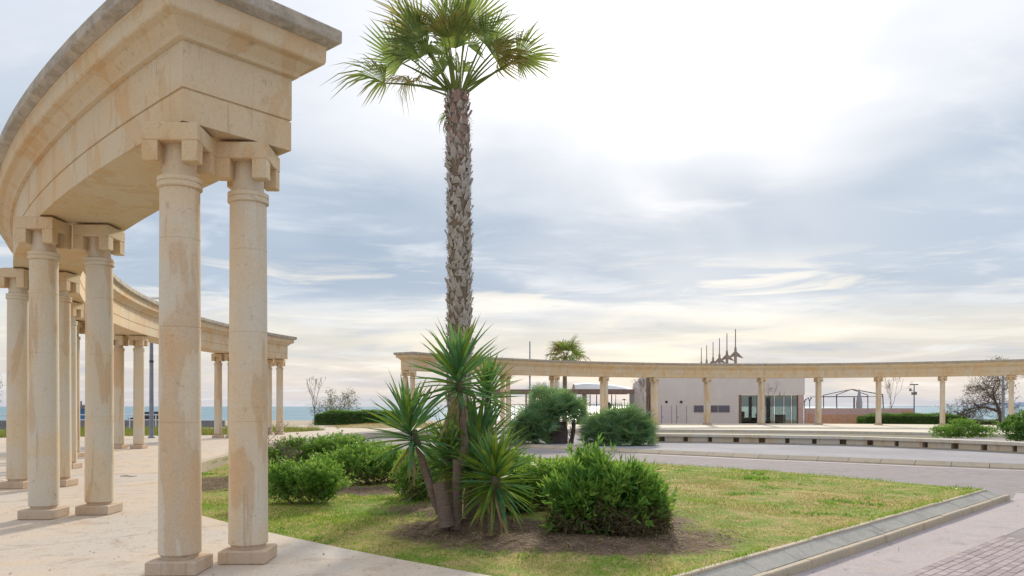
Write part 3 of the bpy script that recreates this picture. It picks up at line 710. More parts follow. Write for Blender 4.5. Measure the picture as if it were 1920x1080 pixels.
def shrub(name, label, base, lobes, nsh, ll, lw, m, seed, group=None, sc3=(1, 1, 1), per=7, dead=0, dlobes=None, stems=10, cat='shrub', up=.55):
    rg = np.random.default_rng(seed); th = thing(name, label, cat, (base[0], base[1], base[2]), group=group)
    th.scale = sc3; ext = []
    for l in lobes:
        ext.append((l[0], l[1], l[2], l[3]*.86, l[4]*.86, l[5]*.86)); ext.append((l[0], l[1], l[2]*.42, l[3]*.70, l[4]*.70, l[2]*.5))
        for k in range(7):
            q = unit(rg.normal(size=3)); q[2] = abs(q[2])*.9+.1; sc_ = rg.uniform(.22, .50)
            ext.append((l[0]+q[0]*l[3]*.92, l[1]+q[1]*l[4]*.92, l[2]+q[2]*l[5]*.86, l[3]*sc_, l[4]*sc_, l[5]*sc_*1.15))
    P, d = foliage_pts(ext, nsh, rg); ok = P[:, 2] > .03; P, d = P[ok], d[ok]; n = len(P)
    D = unit(d*.8+np.array([0, 0, up])+rg.normal(0, .3, (n, 3))); P = P+D*(rg.random((n, 1))**6)*.22
    Pa = np.repeat(P, per, 0); Da = np.repeat(D, per, 0); k = len(Pa)
    lat = unit(np.cross(Da, rg.normal(size=(k, 3)))); off = rg.random(k)
    dirs = unit(Da*(.35+off[:, None]*.9)+lat*(1.05-off[:, None]*.6)); B = Pa+Da*(off[:, None]-.6)*ll*1.1
    V, Fc = leaves_at(B, dirs, ll*rg.uniform(.6, 1.15, k), lw*rg.uniform(.7, 1.2, k), rg)
    stuff(mesh('foliage', V, Fc, m, th))
    if dead:
        nd = int(nsh*dead*1.3); P, d = foliage_pts(lobes, nd, rg, .85); P[:, 2] = P[:, 2]*.62; ok = P[:, 2] > .02; P, d = P[ok], d[ok]
        Pa = np.repeat(P, 4, 0); k = len(Pa); V, Fc = leaves_at(Pa, unit(rg.normal(size=(k, 3))+[0, 0, -.2]), ll*rg.uniform(.5, 1.2, k), lw*.6*rg.uniform(.6, 1.2, k), rg); stuff(mesh('withered_foliage', V, Fc, M['shrub_dry'], th))
    if dlobes:
        P, d = foliage_pts(dlobes, 420, rg, .7); ok = P[:, 2] > .0; P = P[ok]; Pa = np.repeat(P, 4, 0); k = len(Pa)
        V, Fc = leaves_at(Pa, unit(rg.normal(size=(k, 3))+[0, -.2, -.5]), ll*rg.uniform(.6, 1.4, k), lw*.45*rg.uniform(.5, 1.1, k), rg); stuff(mesh('withered_foliage', V, Fc, M['shrub_dry'], th))
    b = MB()
    for i in range(stems):
        l = lobes[i % len(lobes)]; q = unit(rg.normal(size=3)); e = np.array(l[:3])+q*np.array(l[3:6])*.8; e[2] = max(e[2], .2)
        s0 = np.array([rg.normal(0, .15)+l[0]*.4, rg.normal(0, .15)+l[1]*.4, -.05]); mid = (s0+e)/2+rg.normal(0, .06, 3)
        b.tube([s0, mid, e], [.018, .012, .004], 5)
    b.build('stems', M['twig'], th); return th

def rec_tree(b, p, d, L, r, depth, rg, spread=.6, upb=.15, kids=(2, 4), shrink=.72, tw=None, minr=.004, nseg=3):
    pts = [p]; q = Vector(p); dd = Vector(d)
    for i in range(nseg):
        dd = (dd+Vector(rg.normal(0, .16, 3))+Vector((0, 0, upb*.3))).normalized(); q = q+dd*(L/nseg); pts.append(q.copy())
    r1 = max(r*.62, minr); b.tube(pts, [r+(r1-r)*i/nseg for i in range(nseg+1)], 6 if r > .03 else 4 if r > .012 else 3, cap=False)
    if depth == 0:
        if tw is not None: tw.append((q, dd))
        return
    for k in range(rg.integers(*kids)+0):
        at = pts[-1] if k < 2 else pts[rg.integers(1, len(pts))]
        nd = (dd+Vector(rg.normal(0, spread, 3))+Vector((0, 0, upb))).normalized()
        rec_tree(b, at, nd, L*shrink*rg.uniform(.75, 1.2), r1*.85, depth-1, rg, spread, upb, kids, shrink, tw, minr, nseg)
def bare_tree(name, label, loc, h, r, depth, seed, m, lean=(0, 0), spread=.6, upb=.15, kids=(2, 4), shrink=.72, leafm=None, leafn=3, leafl=.08, trunk=.3, cat='tree', group=None, minr=.004):
    rg = np.random.default_rng(seed); th = thing(name, label, cat, loc, group=group)
    d = Vector((lean[0], lean[1], 1)).normalized(); tb = MB(); top = d*h*trunk
    tb.tube([(0, 0, -.05), top*.5+Vector((.02, 0, 0)), top], [r*1.15, r, r*.85], 8); tb.build('trunk', m, th)
    b = MB(); tw = []
    for k in range(max(2, kids[1]-1)):
        nd = (d+Vector(rg.normal(0, spread, 3))+Vector((0, 0, upb))).normalized()
        rec_tree(b, top, nd, h*(1-trunk)*.42, r*.7, depth, rg, spread, upb, kids, shrink, tw, minr)
    b.build('branches', m, th)
    if leafm and tw:
        P = np.array([tuple(t[0]) for t in tw]); P = np.repeat(P, leafn, 0)+rg.normal(0, leafl*.9, (len(tw)*leafn, 3)); k = len(P)
        V, Fc = leaves_at(P, unit(rg.normal(size=(k, 3))), leafl*rg.uniform(.6, 1.3, k), leafl*.45*rg.uniform(.6, 1.2, k), rg); stuff(mesh('foliage', V, Fc, leafm, th))
    return th

# ---- fan palms
def frond_mesh(name, nseg, fan, Lb, split, droop, m, rg, wseg, fold=.25, steps=4, hair=0, ragged=.88):
    """fan blade in XY plane, pointing +X from the origin, segments joined to 'split' of their length, tips hanging"""
    V = []; Fc = []; tip = []
    for i in range(nseg):
        a = -fan+2*fan*(i+.5)/nseg; L = Lb*(1-.28*abs(a/fan)**1.6)*rg.uniform(ragged, 1.08); da = fan/nseg
        z0 = fold*abs(math.sin(a))  # blade cupped
        twist = rg.normal(0, .05); dr = droop*rg.uniform(.5, 1.5); n0 = len(V); jit = rg.normal(0, .05)
        for k in range(steps+1):
            u = k/steps; aa = a+jit*max(0, u-split); rr = L*u
            wd = min(math.tan(da)*rr, math.tan(da)*L*split) if u <= split else math.tan(da)*L*split*(1-(u-split)/(1-split))**.8
            wd = max(wd, .0015)
            zz = z0*rr-dr*max(0, u-split*.6)**2*L; shr = 1-.25*dr*max(0, u-split)**2
            c = Vector((rr*math.cos(aa)*shr, rr*math.sin(aa)*shr, zz)); s_ = Vector((-math.sin(aa), math.cos(aa), 0))
            ridge = .35*wd*(1 if k else 0)
            V += [c-s_*wd, c+Vector((0, 0, ridge)), c+s_*wd]; tip += [u]*3
        for k in range(steps):
            b_ = n0+k*3; Fc += [(b_, b_+1, b_+4, b_+3), (b_+1, b_+2, b_+5, b_+4)]
    for i in range(hair):
        a = rg.uniform(-fan, fan); r0 = Lb*rg.uniform(.45, .8); c = Vector((r0*math.cos(a), r0*math.sin(a), 0)); n0 = len(V)
        e = c+Vector((rg.normal(0, .06), rg.normal(0, .06), -rg.uniform(.1, .35))); V += [c, c+Vector((.004, .004, 0)), e]; Fc.append((n0, n0+1, n0+2)); tip += [1, 1, 1]
    o = mesh(name, V, Fc, m, attrs={'tip': tip}); me = o.data; bpy.data.objects.remove(o); return me
def petiole_mesh(L, r, sag, m, seg=6):
    pts = [(L*u, 0, -sag*u*u*L) for u in [i/seg for i in range(seg+1)]]
    b = MB().tube(pts, [r*(1.5-.9*i/seg) for i in range(seg+1)], 6); o = b.build('petiole', m, smooth=True); me = o.data; bpy.data.objects.remove(o)
    return me, pts[-1], math.atan2(-2*sag*L*1.0, L*1.0)
rgp = np.random.default_rng(31)
BIG = [frond_mesh('blade', 30, rad(88), .95*rgp.uniform(.92, 1.05), .55, dr, mm, rgp, .03, fold=fo, hair=6, ragged=.72) for dr, mm, fo in
       ((.7, M['palm'], .5), (1.2, M['palm'], .4), (1.5, M['palm_dry'], .35), (.5, M['palm'], .55), (1.1, M['palm_dry'], .45), (.9, M['palm'], .4))]
PET = petiole_mesh(1.0, .018, .10, M['petiole'])
def palm(name, label, loc, th_h, crown, group=None, r=(.20, .17), scale=1.0, nboots=0, blades=BIG, pet=PET, bend=(0, 0), cat='palm tree', seed=3, bootm=None):
    rg = np.random.default_rng(seed); t = thing(name, label, cat, loc, group=group)
    def axis(u): return Vector((bend[0]*math.sin(u*3.1), bend[1]*math.sin(u*2.4), u*th_h))
    pts = [axis(i/14) for i in range(15)]; pts[0].z = -.1
    MB().tube(pts, [r[0]*1.25 if i == 0 else r[0]+(r[1]-r[0])*i/14+.01*math.sin(i*2.2) for i in range(15)], 16).build('trunk', M['palm_bark'], t, smooth=True)
    if nboots:
        bms = []
        for v in range(4):
            w0 = .068*rg.uniform(.8, 1.2); hh = .14*rg.uniform(.8, 1.3); fl = .035*rg.uniform(.4, 1.6)
            V = [(0, -w0, 0), (0, w0, 0), (.020, 0, 0), (.022, -w0*.80, hh*.5), (.022, w0*.80, hh*.5), (.04, 0, hh*.5), (fl*.8, -w0*.22, hh), (fl*.8, w0*.22, hh*rg.uniform(.9, 1.1)), (fl+.02, 0, hh*.95)]
            Fc = [(0, 2, 5, 3), (2, 1, 4, 5), (3, 5, 8, 6), (5, 4, 7, 8), (0, 3, 4, 1), (3, 6, 7, 4), (6, 8, 7), (0, 1, 2)]
            for mm in (M['boot'], M['boot_rust']):
                o = mesh('leaf_base', V, Fc, mm); bms.append(o.data); bpy.data.objects.remove(o)
        for i in range(nboots):
            u = .22+.775*(i+.5)/nboots; a = i*2.39996+rg.normal(0, .28); p = axis(u); rr = r[0]+(r[1]-r[0])*u-.005
            o = link('leaf_base', bms[(rg.integers(4))*2+(1 if u > .86+rg.normal(0, .04) else 0)], t, (p.x+rr*math.cos(a), p.y+rr*math.sin(a), p.z-.05+rg.normal(0, .03)))
            o.rotation_euler = (rg.normal(0, .12), rg.normal(.03, .14), a+rg.normal(0, .2)); s_ = rg.uniform(.85, 1.3); o.scale = (s_*rg.uniform(.8, 1.3), s_, s_*rg.uniform(.8, 1.25))
    if nboots:
        b = MB()
        for i in range(620):
            u = rg.uniform(.2, .99); a = rg.uniform(0, 6.28); p = axis(u); rr = r[0]+(r[1]-r[0])*u; w0 = rg.uniform(.03, .065); hh = rg.uniform(.06, .16); fl = rg.uniform(.01, .05)
            c_, s_ = math.cos(a), math.sin(a); q = lambda rad_, tan_, z_: (p.x+(rr+rad_)*c_-tan_*s_, p.y+(rr+rad_)*s_+tan_*c_, p.z+z_); sk = rg.normal(0, .03)
            b.add([q(0, -w0, 0), q(0, w0, 0), q(fl*.8+.018, sk, hh*.5), q(fl+.01, sk-w0*.3, hh), q(fl+.01, sk+w0*.3, hh)], [(0, 1, 2), (0, 2, 3), (1, 4, 2), (2, 4, 3)])
        stuff(b.build('broken_leaf_bases', M['boot'], t))
        k = 2600; u = rg.uniform(.2, 1, k); a = rg.uniform(0, 6.28, k); rr = r[1]+rg.uniform(.0, .03, k)
        P = np.column_stack([bend[0]*np.sin(u*3.1)+rr*np.cos(a), bend[1]*np.sin(u*2.4)+rr*np.sin(a), u*th_h]); D = unit(np.column_stack([np.cos(a)*.45, np.sin(a)*.45, rg.normal(-.1, .8, k)])+rg.normal(0, .25, (k, 3)))
        V, Fc = leaves_at(P, D, rg.uniform(.05, .15, k), rg.uniform(.004, .012, k), rg); stuff(mesh('trunk_fibre', V, Fc, M['boot'], t))
    top = axis(1.0)
    for (az_, el_, sc_, bi, roll, *pl_) in crown:
        fr = link('frond', None, t, tuple(top+Vector((.09*math.cos(az_), .09*math.sin(az_), rg.uniform(-.1, .06)))), (0, -el_, az_)); fr.scale = (scale*sc_,)*3
        # euler XYZ: roll about X first, then pitch about Y, then yaw about Z
        fr.rotation_euler = (roll*.4, -el_, az_)
        pl = pl_[0]*1.12 if pl_ else rg.uniform(.55, 1.12); link('petiole', pet[0], fr).scale = (pl, 1, pl)
        link('blade', blades[bi], fr, (pet[1][0]*pl, 0, pet[1][2]*pl), (roll, rg.uniform(-.25, .6), rg.normal(0, .2)))
    return t
PALM_Y = 16.0; PX0 = (857-960)/F*PALM_Y
crown = []
rgc = np.random.default_rng(77)
# named azimuths: 0 = right, 180 = left, 270 = to the camera
spec = [(178, 14, 1.0, 1, .5, 1.05), (190, 20, .85, 4, -.5, .95), (170, 40, 1.0, 0, .6, 1.15), (183, 46, .95, 5, -.4, 1.2), (160, 56, 1.0, 3, .3, 1.0), (205, 52, .9, 1, -.5, .9), (176, 68, 1.0, 0, .2, 1.1),
        (4, 32, .72, 4, .5, 1.15), (12, 40, .9, 0, -.6, 1.35), (352, 44, .85, 2, .3, .95), (8, 58, 1.0, 5, .4, 1.1), (340, 64, .95, 3, -.4, 1.0), (20, 72, 1.0, 0, .2, 1.15),
        (90, 48, .9, 5, .3, 1.0), (115, 70, 1.0, 0, -.3, 1.1), (65, 74, 1.0, 3, .4, 1.1), (272, 58, .85, 0, .3, .8), (250, 72, 1.0, 3, -.4, .95), (295, 76, .95, 0, .5, 1.0), (225, 80, 1.0, 5, .1, 1.1), (140, 84, 1.0, 3, .3, 1.15), (310, 84, 1.0, 0, -.2, 1.1), (240, 46, .6, 1, .7, .7),
        (166, 30, .85, 2, -.8, 1.0), (188, 60, .95, 2, .5, 1.2), (18, 52, .95, 1, .9, 1.2), (262, 66, .9, 4, .8, 1.0), (212, 62, .9, 0, .9, 1.05)]
for a, e, s_, bi, ro, pl in spec: crown.append((rad(a+rgc.normal(0, 3)), rad(e+rgc.normal(0, 2)), s_*1.04*(1+rgc.normal(0, .06)), bi, ro+rgc.normal(0, .25), pl))
bigp = palm('fan_palm', 'tall fan palm with rough scaly trunk rising above the shrubs at the lawn centre', (PX0, PALM_Y, -.08), 8.15, crown, nboots=300, bend=(.05, .0), r=(.225, .212))
sm = [frond_mesh('blade', 7, rad(70), .42, .4, .8, M['palm'], rgp, .03)]
for k, (a, e) in enumerate(((175, -25), (200, -50), (230, -60))):
    fr = link('frond', None, bigp, (-.16, 0, 7.75-.1*k), (.3*k, -rad(e), rad(a))); link('blade', sm[0], fr)
SMB = [frond_mesh('blade', 16, rad(100), 1.0, .5, dr, M['palm_dry'] if i == 2 else M['palm'], rgp, .04, steps=3) for i, dr in enumerate((.6, 1.1, 1.5))]
YS = 78; rgc = np.random.default_rng(5)
crown = [(rad(k*137.5), rad(86-98*(k/26)**1.1), rgc.uniform(.85, 1.05), int(rgc.integers(3)), rgc.normal(0, .3)) for k in range(27)]
palm('fan_palm', 'small distant fan palm showing its head above the far colonnade', ((1059-960)/F*YS, YS, -.4), 1.6+(762-672)/F*YS+.4, crown, r=(.24, .2), scale=1.35, blades=SMB)

# ---- dwarf fan palms (clumps)
DWB = [frond_mesh('blade', 18, rad(108), .62, .42, dr, M['dwarf'], rgp, .02, fold=.35, steps=3) for dr in (.10, .25, .45)]
DPET = petiole_mesh(.55, .009, .1, M['petiole'], 3)
def dwarf(label, loc, heads, stems, seed):
    rg = np.random.default_rng(seed); t = thing('dwarf_palm', label, 'dwarf palm', loc, group='dwarf fan palm clumps by the far road')
    for (hx, hy, hz, n, R_) in heads:
        for i in range(n):
            a = i*2.39996+rg.normal(0, .2); e = math.asin(max(-.35, min(1, 1-1.28*(i+.5)/n)))
            s_ = R_*rg.uniform(.85, 1.12)
            fr = link('frond', None, t, (hx, hy, hz), (rg.normal(0, .3), -e, a)); fr.scale = (s_,)*3
            link('petiole', DPET[0], fr); link('blade', DWB[rg.integers(3)], fr, DPET[1], (rg.normal(0, .5), .05+rg.normal(0, .2), rg.normal(0, .15)))
    for (x0, y0, x1, y1, z1, r_) in stems:
        MB().tube([(x0, y0, -.08), ((x0+x1)/2+.05, (y0+y1)/2, z1*.5), (x1, y1, z1)], [r_*1.1, r_, r_*.9], 10).build('trunk', M['dark_bark'], t)
        for k in range(26):
            u = (k+.5)/26; a = k*2.4; cx, cy = x0+(x1-x0)*u, y0+(y1-y0)*u
            b = MB().tube([(cx+r_*.8*math.cos(a), cy+r_*.8*math.sin(a), z1*u-.06), (cx+(r_+.05)*math.cos(a), cy+(r_+.05)*math.sin(a), z1*u+.07)], [.03, .012], 4)
            b.build('leaf_base', M['palm_bark'], t)
Yd = 36.5; gx_ = lambda px: (px-960)/F*Yd
dwarf('large blue green dwarf palm clump with exposed dark trunks beside the far road', (gx_(1045), Yd, -.14),
      [(.15, 0, 1.40, 60, 1.1), (-.70, .1, 1.15, 54, 1.05), (-1.45, .3, .50, 46, 1.0), (.70, .4, 1.45, 40, 1.0), (-.6, .9, 2.0, 36, .9), (-1.25, -.1, .9, 34, .95), (-.9, -.3, .5, 34, .95), (-1.7, -.2, .25, 36, .9), (-1.1, -.5, .2, 34, .85), (-.75, -.5, .75, 30, .9), (.3, .5, 1.9, 30, .8)],
      [(.15, -.2, .15, -.1, 1.0, .30), (-.15, -.3, -.25, -.2, .9, .2), (-.35, -.2, -.75, 0, .95, .11), (.62, -.1, .8, .2, 1.1, .10), (-.05, .2, .2, .2, 1.0, .18)], 41)
Yd = 35.0
dwarf('rounded green dwarf palm mound at the left end of the curved stone bench', (gx_(1158), Yd, -.14),
      [(-.80, 0, .55, 54, 1.0), (.1, 0, .70, 60, 1.12), (.80, .1, .65, 56, 1.05), (.5, .5, 1.0, 36, .95), (-.3, .4, .85, 34, .9), (-.5, -.5, .25, 40, .85), (.3, -.6, .25, 44, .9), (.95, -.4, .25, 36, .8), (-1.0, -.2, .2, 26, .8)], [(0, 0, 0, 0, .5, .15)], 43)

# ---- yuccas
def sword(L, Wd, curve, m, seg=5):
    V = []; Fc = []; tip = []
    for k in range(seg+1):
        u = k/seg; wd = Wd*(.45+.55*min(1, u*3.2))*(1 if u < .55 else max(.02, (1-(u-.55)/.45)**.8))/2
        zc = -curve*L*u**2.2; x = L*u*(1-.12*curve*u)
        V += [(x, -wd, zc+wd*.55), (x, 0, zc), (x, wd, zc+wd*.55)]; tip += [u*u]*3
    for k in range(seg): b_ = k*3; Fc += [(b_, b_+1, b_+4, b_+3), (b_+1, b_+2, b_+5, b_+4)]
    o = mesh('leaf', V, Fc, m, attrs={'tip': tip}); me = o.data; bpy.data.objects.remove(o); return me
SW = {k: [sword(1.0, wd, cu, M[mn]) for wd, cu in ((.085, .02), (.08, .06), (.085, .16), (.092, .0))] for k, mn in (('g', 'yucca'), ('y', 'yucca_yellow'))}
SWD = [sword(1.0, .06, .6, M['yucca_dead']), sword(1.0, .05, .9, M['yucca_dead'])]
def yucca(label, loc, path, r_, n, L, seed, kind='g', emin=-25, emax=85, dead=8, tilt=(0, 0), mixy=.2):
    rg = np.random.default_rng(seed); t = thing('yucca', label, 'yucca', loc, group='yuccas round the palm foot')
    b = MB(); P = [Vector(p) for p in path]; m_ = len(P); fine = []
    for a_, b_ in zip(P, P[1:]):
        for k in range(6): fine.append(a_+(b_-a_)*(k/6))
    fine.append(P[-1]); k_ = len(fine)
    b.tube(fine, [r_*(1.35-.5*i/k_)*(1+.07*(i % 2)) for i in range(k_)], 10).build('trunk', M['yucca_bark'], t, smooth=False)
    top = P[-1]; hz = .16*L/.65
    for i in range(n):
        q = (i+.5)/n; e = rad(emin+(emax-emin)*(q**.85)); a = i*2.39996+rg.normal(0, .12); u = q
        ky = 'y' if rg.random() < mixy or kind == 'y' else 'g'
        mi = int(rg.integers(4)) if q > .25 else (1 + int(rg.integers(2)))
        o = link('leaf', SW[ky][mi], t, (top.x+tilt[0]*u*hz, top.y+tilt[1]*u*hz, top.z-hz+hz*1.6*u)); l_ = L*rg.uniform(.85, 1.08)*(1 if q < .8 else 1-.45*(q-.8)/.2)
        o.scale = (l_, l_*.95, l_); o.rotation_euler = (rg.normal(0, .15), -e+rg.normal(0, .07), a)
    for i in range(dead):
        a = rg.uniform(0, 6.28); o = link('dry_leaf', SWD[rg.integers(2)], t, (top.x, top.y, top.z-hz*rg.uniform(.9, 2.2))); l_ = L*rg.uniform(.5, .9); o.scale = (l_,)*3; o.rotation_euler = (rg.normal(0, .3), rad(rg.uniform(10, 60)), a)
    return t
def W(px, py, Y): return Vector(((px-960)/F*Y, Y, EYE-(py-HOR)/F*Y))
def ypath(Y, *pts, dy=0):
    out = [W(px, py, Y+dy*i) for i, (px, py) in enumerate(pts)]; b0 = out[0].copy(); return tuple(b0), [p-b0 for p in out]
l_, p_ = ypath(10.4, (858, 985), (860, 900), (872, 830), (864, 760), (860, 705)); yucca('tallest yucca, its spiky head level with the far colonnade roof', l_, p_, .043, 86, .82, 1, emin=-24, dead=12)
l_, p_ = ypath(11.3, (905, 955), (906, 850), (914, 770), (916, 735)); yucca('second tallest yucca, a smaller head right behind the tallest one', l_, p_, .05, 80, .62, 2, emin=-20, mixy=.35, dead=4)
l_, p_ = ypath(10.2, (838, 985), (812, 930), (795, 875), (776, 806)); yucca('leaning yucca with bare curved trunk, leftmost of the cluster', l_, p_, .045, 84, .78, 3, emin=-30, tilt=(-.5, 0), dead=12)
l_, p_ = ypath(10.9, (880, 970), (885, 900), (893, 850)); yucca('dark green yucca in the middle of the cluster with long upright leaves', l_, p_, .055, 80, .92, 4, emin=-5, emax=84, mixy=.25)
l_, p_ = ypath(9.8, (928, 992), (930, 940), (928, 892)); yucca('lowest yucca in front, yellow green leaves reaching down to the mulch', l_, p_, .07, 140, .68, 5, emin=-48, emax=88, mixy=.5, dead=40)
l_, p_ = ypath(11.6, (842, 950), (840, 900), (838, 868)); yucca('short dark yucca half hidden behind the leaning one', l_, p_, .05, 90, .66, 6, emin=-20, dead=6)
l_, p_ = ypath(10.9, (850, 968), (846, 900), (840, 850)); yucca('short bushy yucca filling the gap between the leaning trunk and the tallest trunk', l_, p_, .05, 90, .62, 8, emin=-30, mixy=.4, dead=14)
l_, p_ = ypath(10.6, (895, 985), (893, 920), (888, 880)); yucca('small dark yucca squeezed between the lowest yucca and the tallest trunk', l_, p_, .05, 90, .58, 9, emin=-30, mixy=.2, dead=14)
# cut stumps at the cluster base
for lb, (a, b_), Y, r_ in (('tall sawn grey stump standing before the tallest yucca trunk', ((854, 978), (857, 862)), 10.15, .058), ('short leaning brown stump left of the yucca trunks', ((838, 972), (822, 905)), 10.05, .085)):
    p0 = W(*a, Y); p1 = W(*b_, Y); t = thing('tree_stump', lb, 'stump', tuple(p0), group='sawn stumps among the yuccas')
    MB().tube([(0, 0, -.1), tuple((p1-p0)*.5), tuple(p1-p0)], [r_*1.25, r_, r_*.95], 12).build('stump', M['yucca_bark'], t)
t = mound('root_mound', (868-960)/F*10.5, 10.5, .62, .45, .13, M['lawn'], -.06); structure(t).name = 'ground_mound'; a_ = t.data.attributes.new('soil', 'FLOAT', 'POINT'); a_.data.foreach_set('value', [1.0]*len(t.data.vertices))

# ---- shrubs on the lawn
shrub('shrub', 'large bright green leafy shrub at right front of the yuccas', (1.22, 10.05, -.06), [(-.15, -.1, .40, .60, .52, .44), (.38, .05, .32, .44, .46, .34), (-.22, .1, .66, .30, .32, .30), (.72, .1, .28, .26, .3, .26), (-.45, -.25, .28, .36, .3, .32)], 2500, .155, .038, M['shrub'], 11, 'leafy shrubs on the lawn', (.84, .86, .98), dead=.45, stems=40, dlobes=[(.35, -.42, .08, .28, .16, .18), (.75, -.15, .14, .20, .2, .24), (-.75, -.1, .14, .16, .2, .2)])
shrub('shrub', 'medium green shrub between the yuccas and the large front shrub', (.42, 11.9, -.04), [(-.1, 0, .40, .50, .5, .42), (.3, .3, .45, .34, .35, .36), (-.45, -.35, .25, .40, .4, .30)], 1500, .15, .036, M['shrub'], 12, 'leafy shrubs on the lawn', (1.0, .95, .85), dead=.2, stems=18)
shrub('shrub', 'low green shrub left of the yucca trunks', (-1.72, 13.4, -.02), [(0, 0, .28, .36, .34, .34), (.25, .1, .2, .3, .3, .25)], 800, .09, .028, M['shrub'], 13, 'leafy shrubs on the lawn', dead=.1)
shrub('shrub', 'round green shrub behind the second front column', (-3.5, 13.1, -.05), [(0, 0, .36, .68, .6, .36), (.25, -.1, .38, .45, .45, .30), (-.45, .1, .35, .45, .4, .33)], 2600, .085, .028, M['shrub'], 14, 'leafy shrubs on the lawn', (.86, .86, .80), dead=.06)
shrub('shrub', 'spreading green shrub with brown gaps right behind the round one', (-3.0, 17.0, -.05), [(-.7, 0, .4, .75, .6, .42), (.3, .2, .45, .8, .6, .42), (1.0, -.1, .3, .5, .5, .32), (-.1, -.4, .3, .5, .4, .3)], 3000, .095, .03, M['shrub'], 15, 'leafy shrubs on the lawn', (.95, .95, .78), dead=.5, stems=30)
shrub('shrub', 'tall wide yellow green shrub at the back of the lawn left of the palm', (-4.9, 20.3, -.08), [(-.9, 0, .45, .8, .6, .55), (.1, .1, .6, .8, .6, .55), (.9, 0, .5, .7, .6, .5), (1.6, -.2, .35, .55, .5, .4)], 3600, .10, .032, M['shrub'], 16, 'leafy shrubs on the lawn', (.95, .95, .72), dead=.3, stems=26)
bare_tree('dead_shrub', 'grey leafless shrub beside the second front column', (-6.0, 19.4, -.1), 1.15, .045, 4, 21, M['twig'], spread=.75, upb=.1, trunk=.12, kids=(3, 4), shrink=.7, leafm=M['shrub_dry'], leafn=2, leafl=.05, cat='shrub')
shrub('shrub', 'dark low shrub directly behind the lower yuccas', (-1.1, 15.0, -.05), [(0, 0, .35, .7, .5, .4), (.8, .3, .3, .6, .5, .38)], 1600, .095, .03, M['shrub'], 17, 'leafy shrubs on the lawn', dead=.3)
# far right shrubs
sx = lambda px, Y: (px-960)/F*Y
shrub('shrub', 'dark rounded shrub cut off by the right picture edge behind the bench', (sx(1945, 36), 36, -.25), [(0, 0, .9, 1.5, 1.2, .95), (-.6, 0, .6, .9, .8, .7)], 2600, .12, .05, M['hedge'], 18, per=6)
shrub('shrub', 'low yellow green spreading bush behind the curved bench', (sx(1768, 46), 44, -.25), [(0, 0, .35, 1.1, .8, .55), (-1.0, 0, .25, .9, .6, .4), (1.0, 0, .25, .9, .6, .42)], 2200, .10, .035, M['shrub'], 19, per=6)
def hedge(label, x0, x1, y0, y1, z0, h, seed, nsh, ends=0):
    rg = np.random.default_rng(seed); t = thing('hedge', label, 'hedge', ((x0+x1)/2, (y0+y1)/2, z0), group='clipped hedges by the sea front')
    a, b_ = (x1-x0)/2, (y1-y0)/2; n = nsh; f = rg.random(n); P = np.empty((n, 3)); nr = np.empty((n, 3))
    tx = rg.uniform(-a, a, n); ty = rg.uniform(-b_, b_, n); tz = rg.uniform(0, h, n)
    top = f < .4; fr = (f >= .4) & (f < .85); sd = f >= .85; sg = np.sign(rg.normal(size=n))
    P[top] = np.column_stack([tx, ty, np.full(n, h)])[top]; nr[top] = (0, 0, 1)
    P[fr] = np.column_stack([tx, -b_+0*tx, tz])[fr]; nr[fr] = (0, -1, 0)
    P[sd] = np.column_stack([sg*a, ty, tz])[sd]; nr[sd] = np.column_stack([sg, 0*sg, 0*sg])[sd]
    P += nr*(.05*np.sin(P[:, [0]]*2.1+seed)+rg.normal(0, .04, (n, 1))); P[:, 2] -= (np.abs(P[:, 0])/a)**6*.25*h
    per = 6; Pa = np.repeat(P, per, 0); Da = np.repeat(nr, per, 0); k = len(Pa); D = unit(Da*.7+rg.normal(0, .6, (k, 3))+[0, 0, .25])
    V, Fc = leaves_at(Pa+rg.normal(0, .04, (k, 3)), D, .11*rg.uniform(.6, 1.2, k), .045*rg.uniform(.7, 1.2, k), rg); stuff(mesh('foliage', V, Fc, M['hedge'], t))
    MB().box(-a+.12, a-.12, -b_+.1, b_-.1, 0, h-.12).build('dense_core', M['dark_bark'], t)
hedge('long clipped hedge at left of the palm in front of the small trees', sx(566, 62), sx(735, 62)+1.2, 66, 68, -.35, 1.45, 51, 7000)
hedge('clipped hedge behind the far colonnade beside the pink wall', sx(1622, 76), sx(1812, 76), 76, 78, -.4, 1.15, 52, 5200)
hedge('low hedge strip left of the glazed pavilion behind the pergola', sx(1085, 80), sx(1190, 80), 80, 81.5, -.4, .9, 53, 1800)
hedge('thin low hedge by the sea at far right', sx(1812, 84), sx(1990, 84), 84, 85, -.4, .45, 54, 1800)
# trees
bare_tree('bare_tree', 'slender leafless young tree behind the left hedge', (sx(590, 72), 72, -.4), 4.6, .05, 4, 61, M['twig'], spread=.33, upb=.35, trunk=.35, kids=(2, 4), group='small trees by the sea', minr=.008)
bare_tree('small_tree', 'low rounded bush tree with sparse leaves behind the left hedge', (sx(630, 72), 72, -.4), 3.3, .06, 4, 62, M['twig'], spread=.85, upb=.12, trunk=.06, kids=(3, 5), leafm=M['dull'], leafn=5, leafl=.15, group='small trees by the sea', minr=.008)
bare_tree('bare_tree', 'leafless young tree above the pink wall, between two far columns', (sx(1670, 82), 82, -.4), 4.9, .05, 4, 63, M['twig'], spread=.30, upb=.4, trunk=.3, kids=(2, 4), group='small trees by the sea', minr=.010)
bare_tree('tamarisk_tree', 'wide bare tree with dark twisted branches at far right', (sx(1878, 79), 79, -.4), 6.4, .22, 6, 64, M['dark_bark'], lean=(-.12, 0), spread=.66, upb=.02, trunk=.22, kids=(3, 4), shrink=.76, leafm=M['shrub_dry'], leafn=3, leafl=.12, minr=.013)
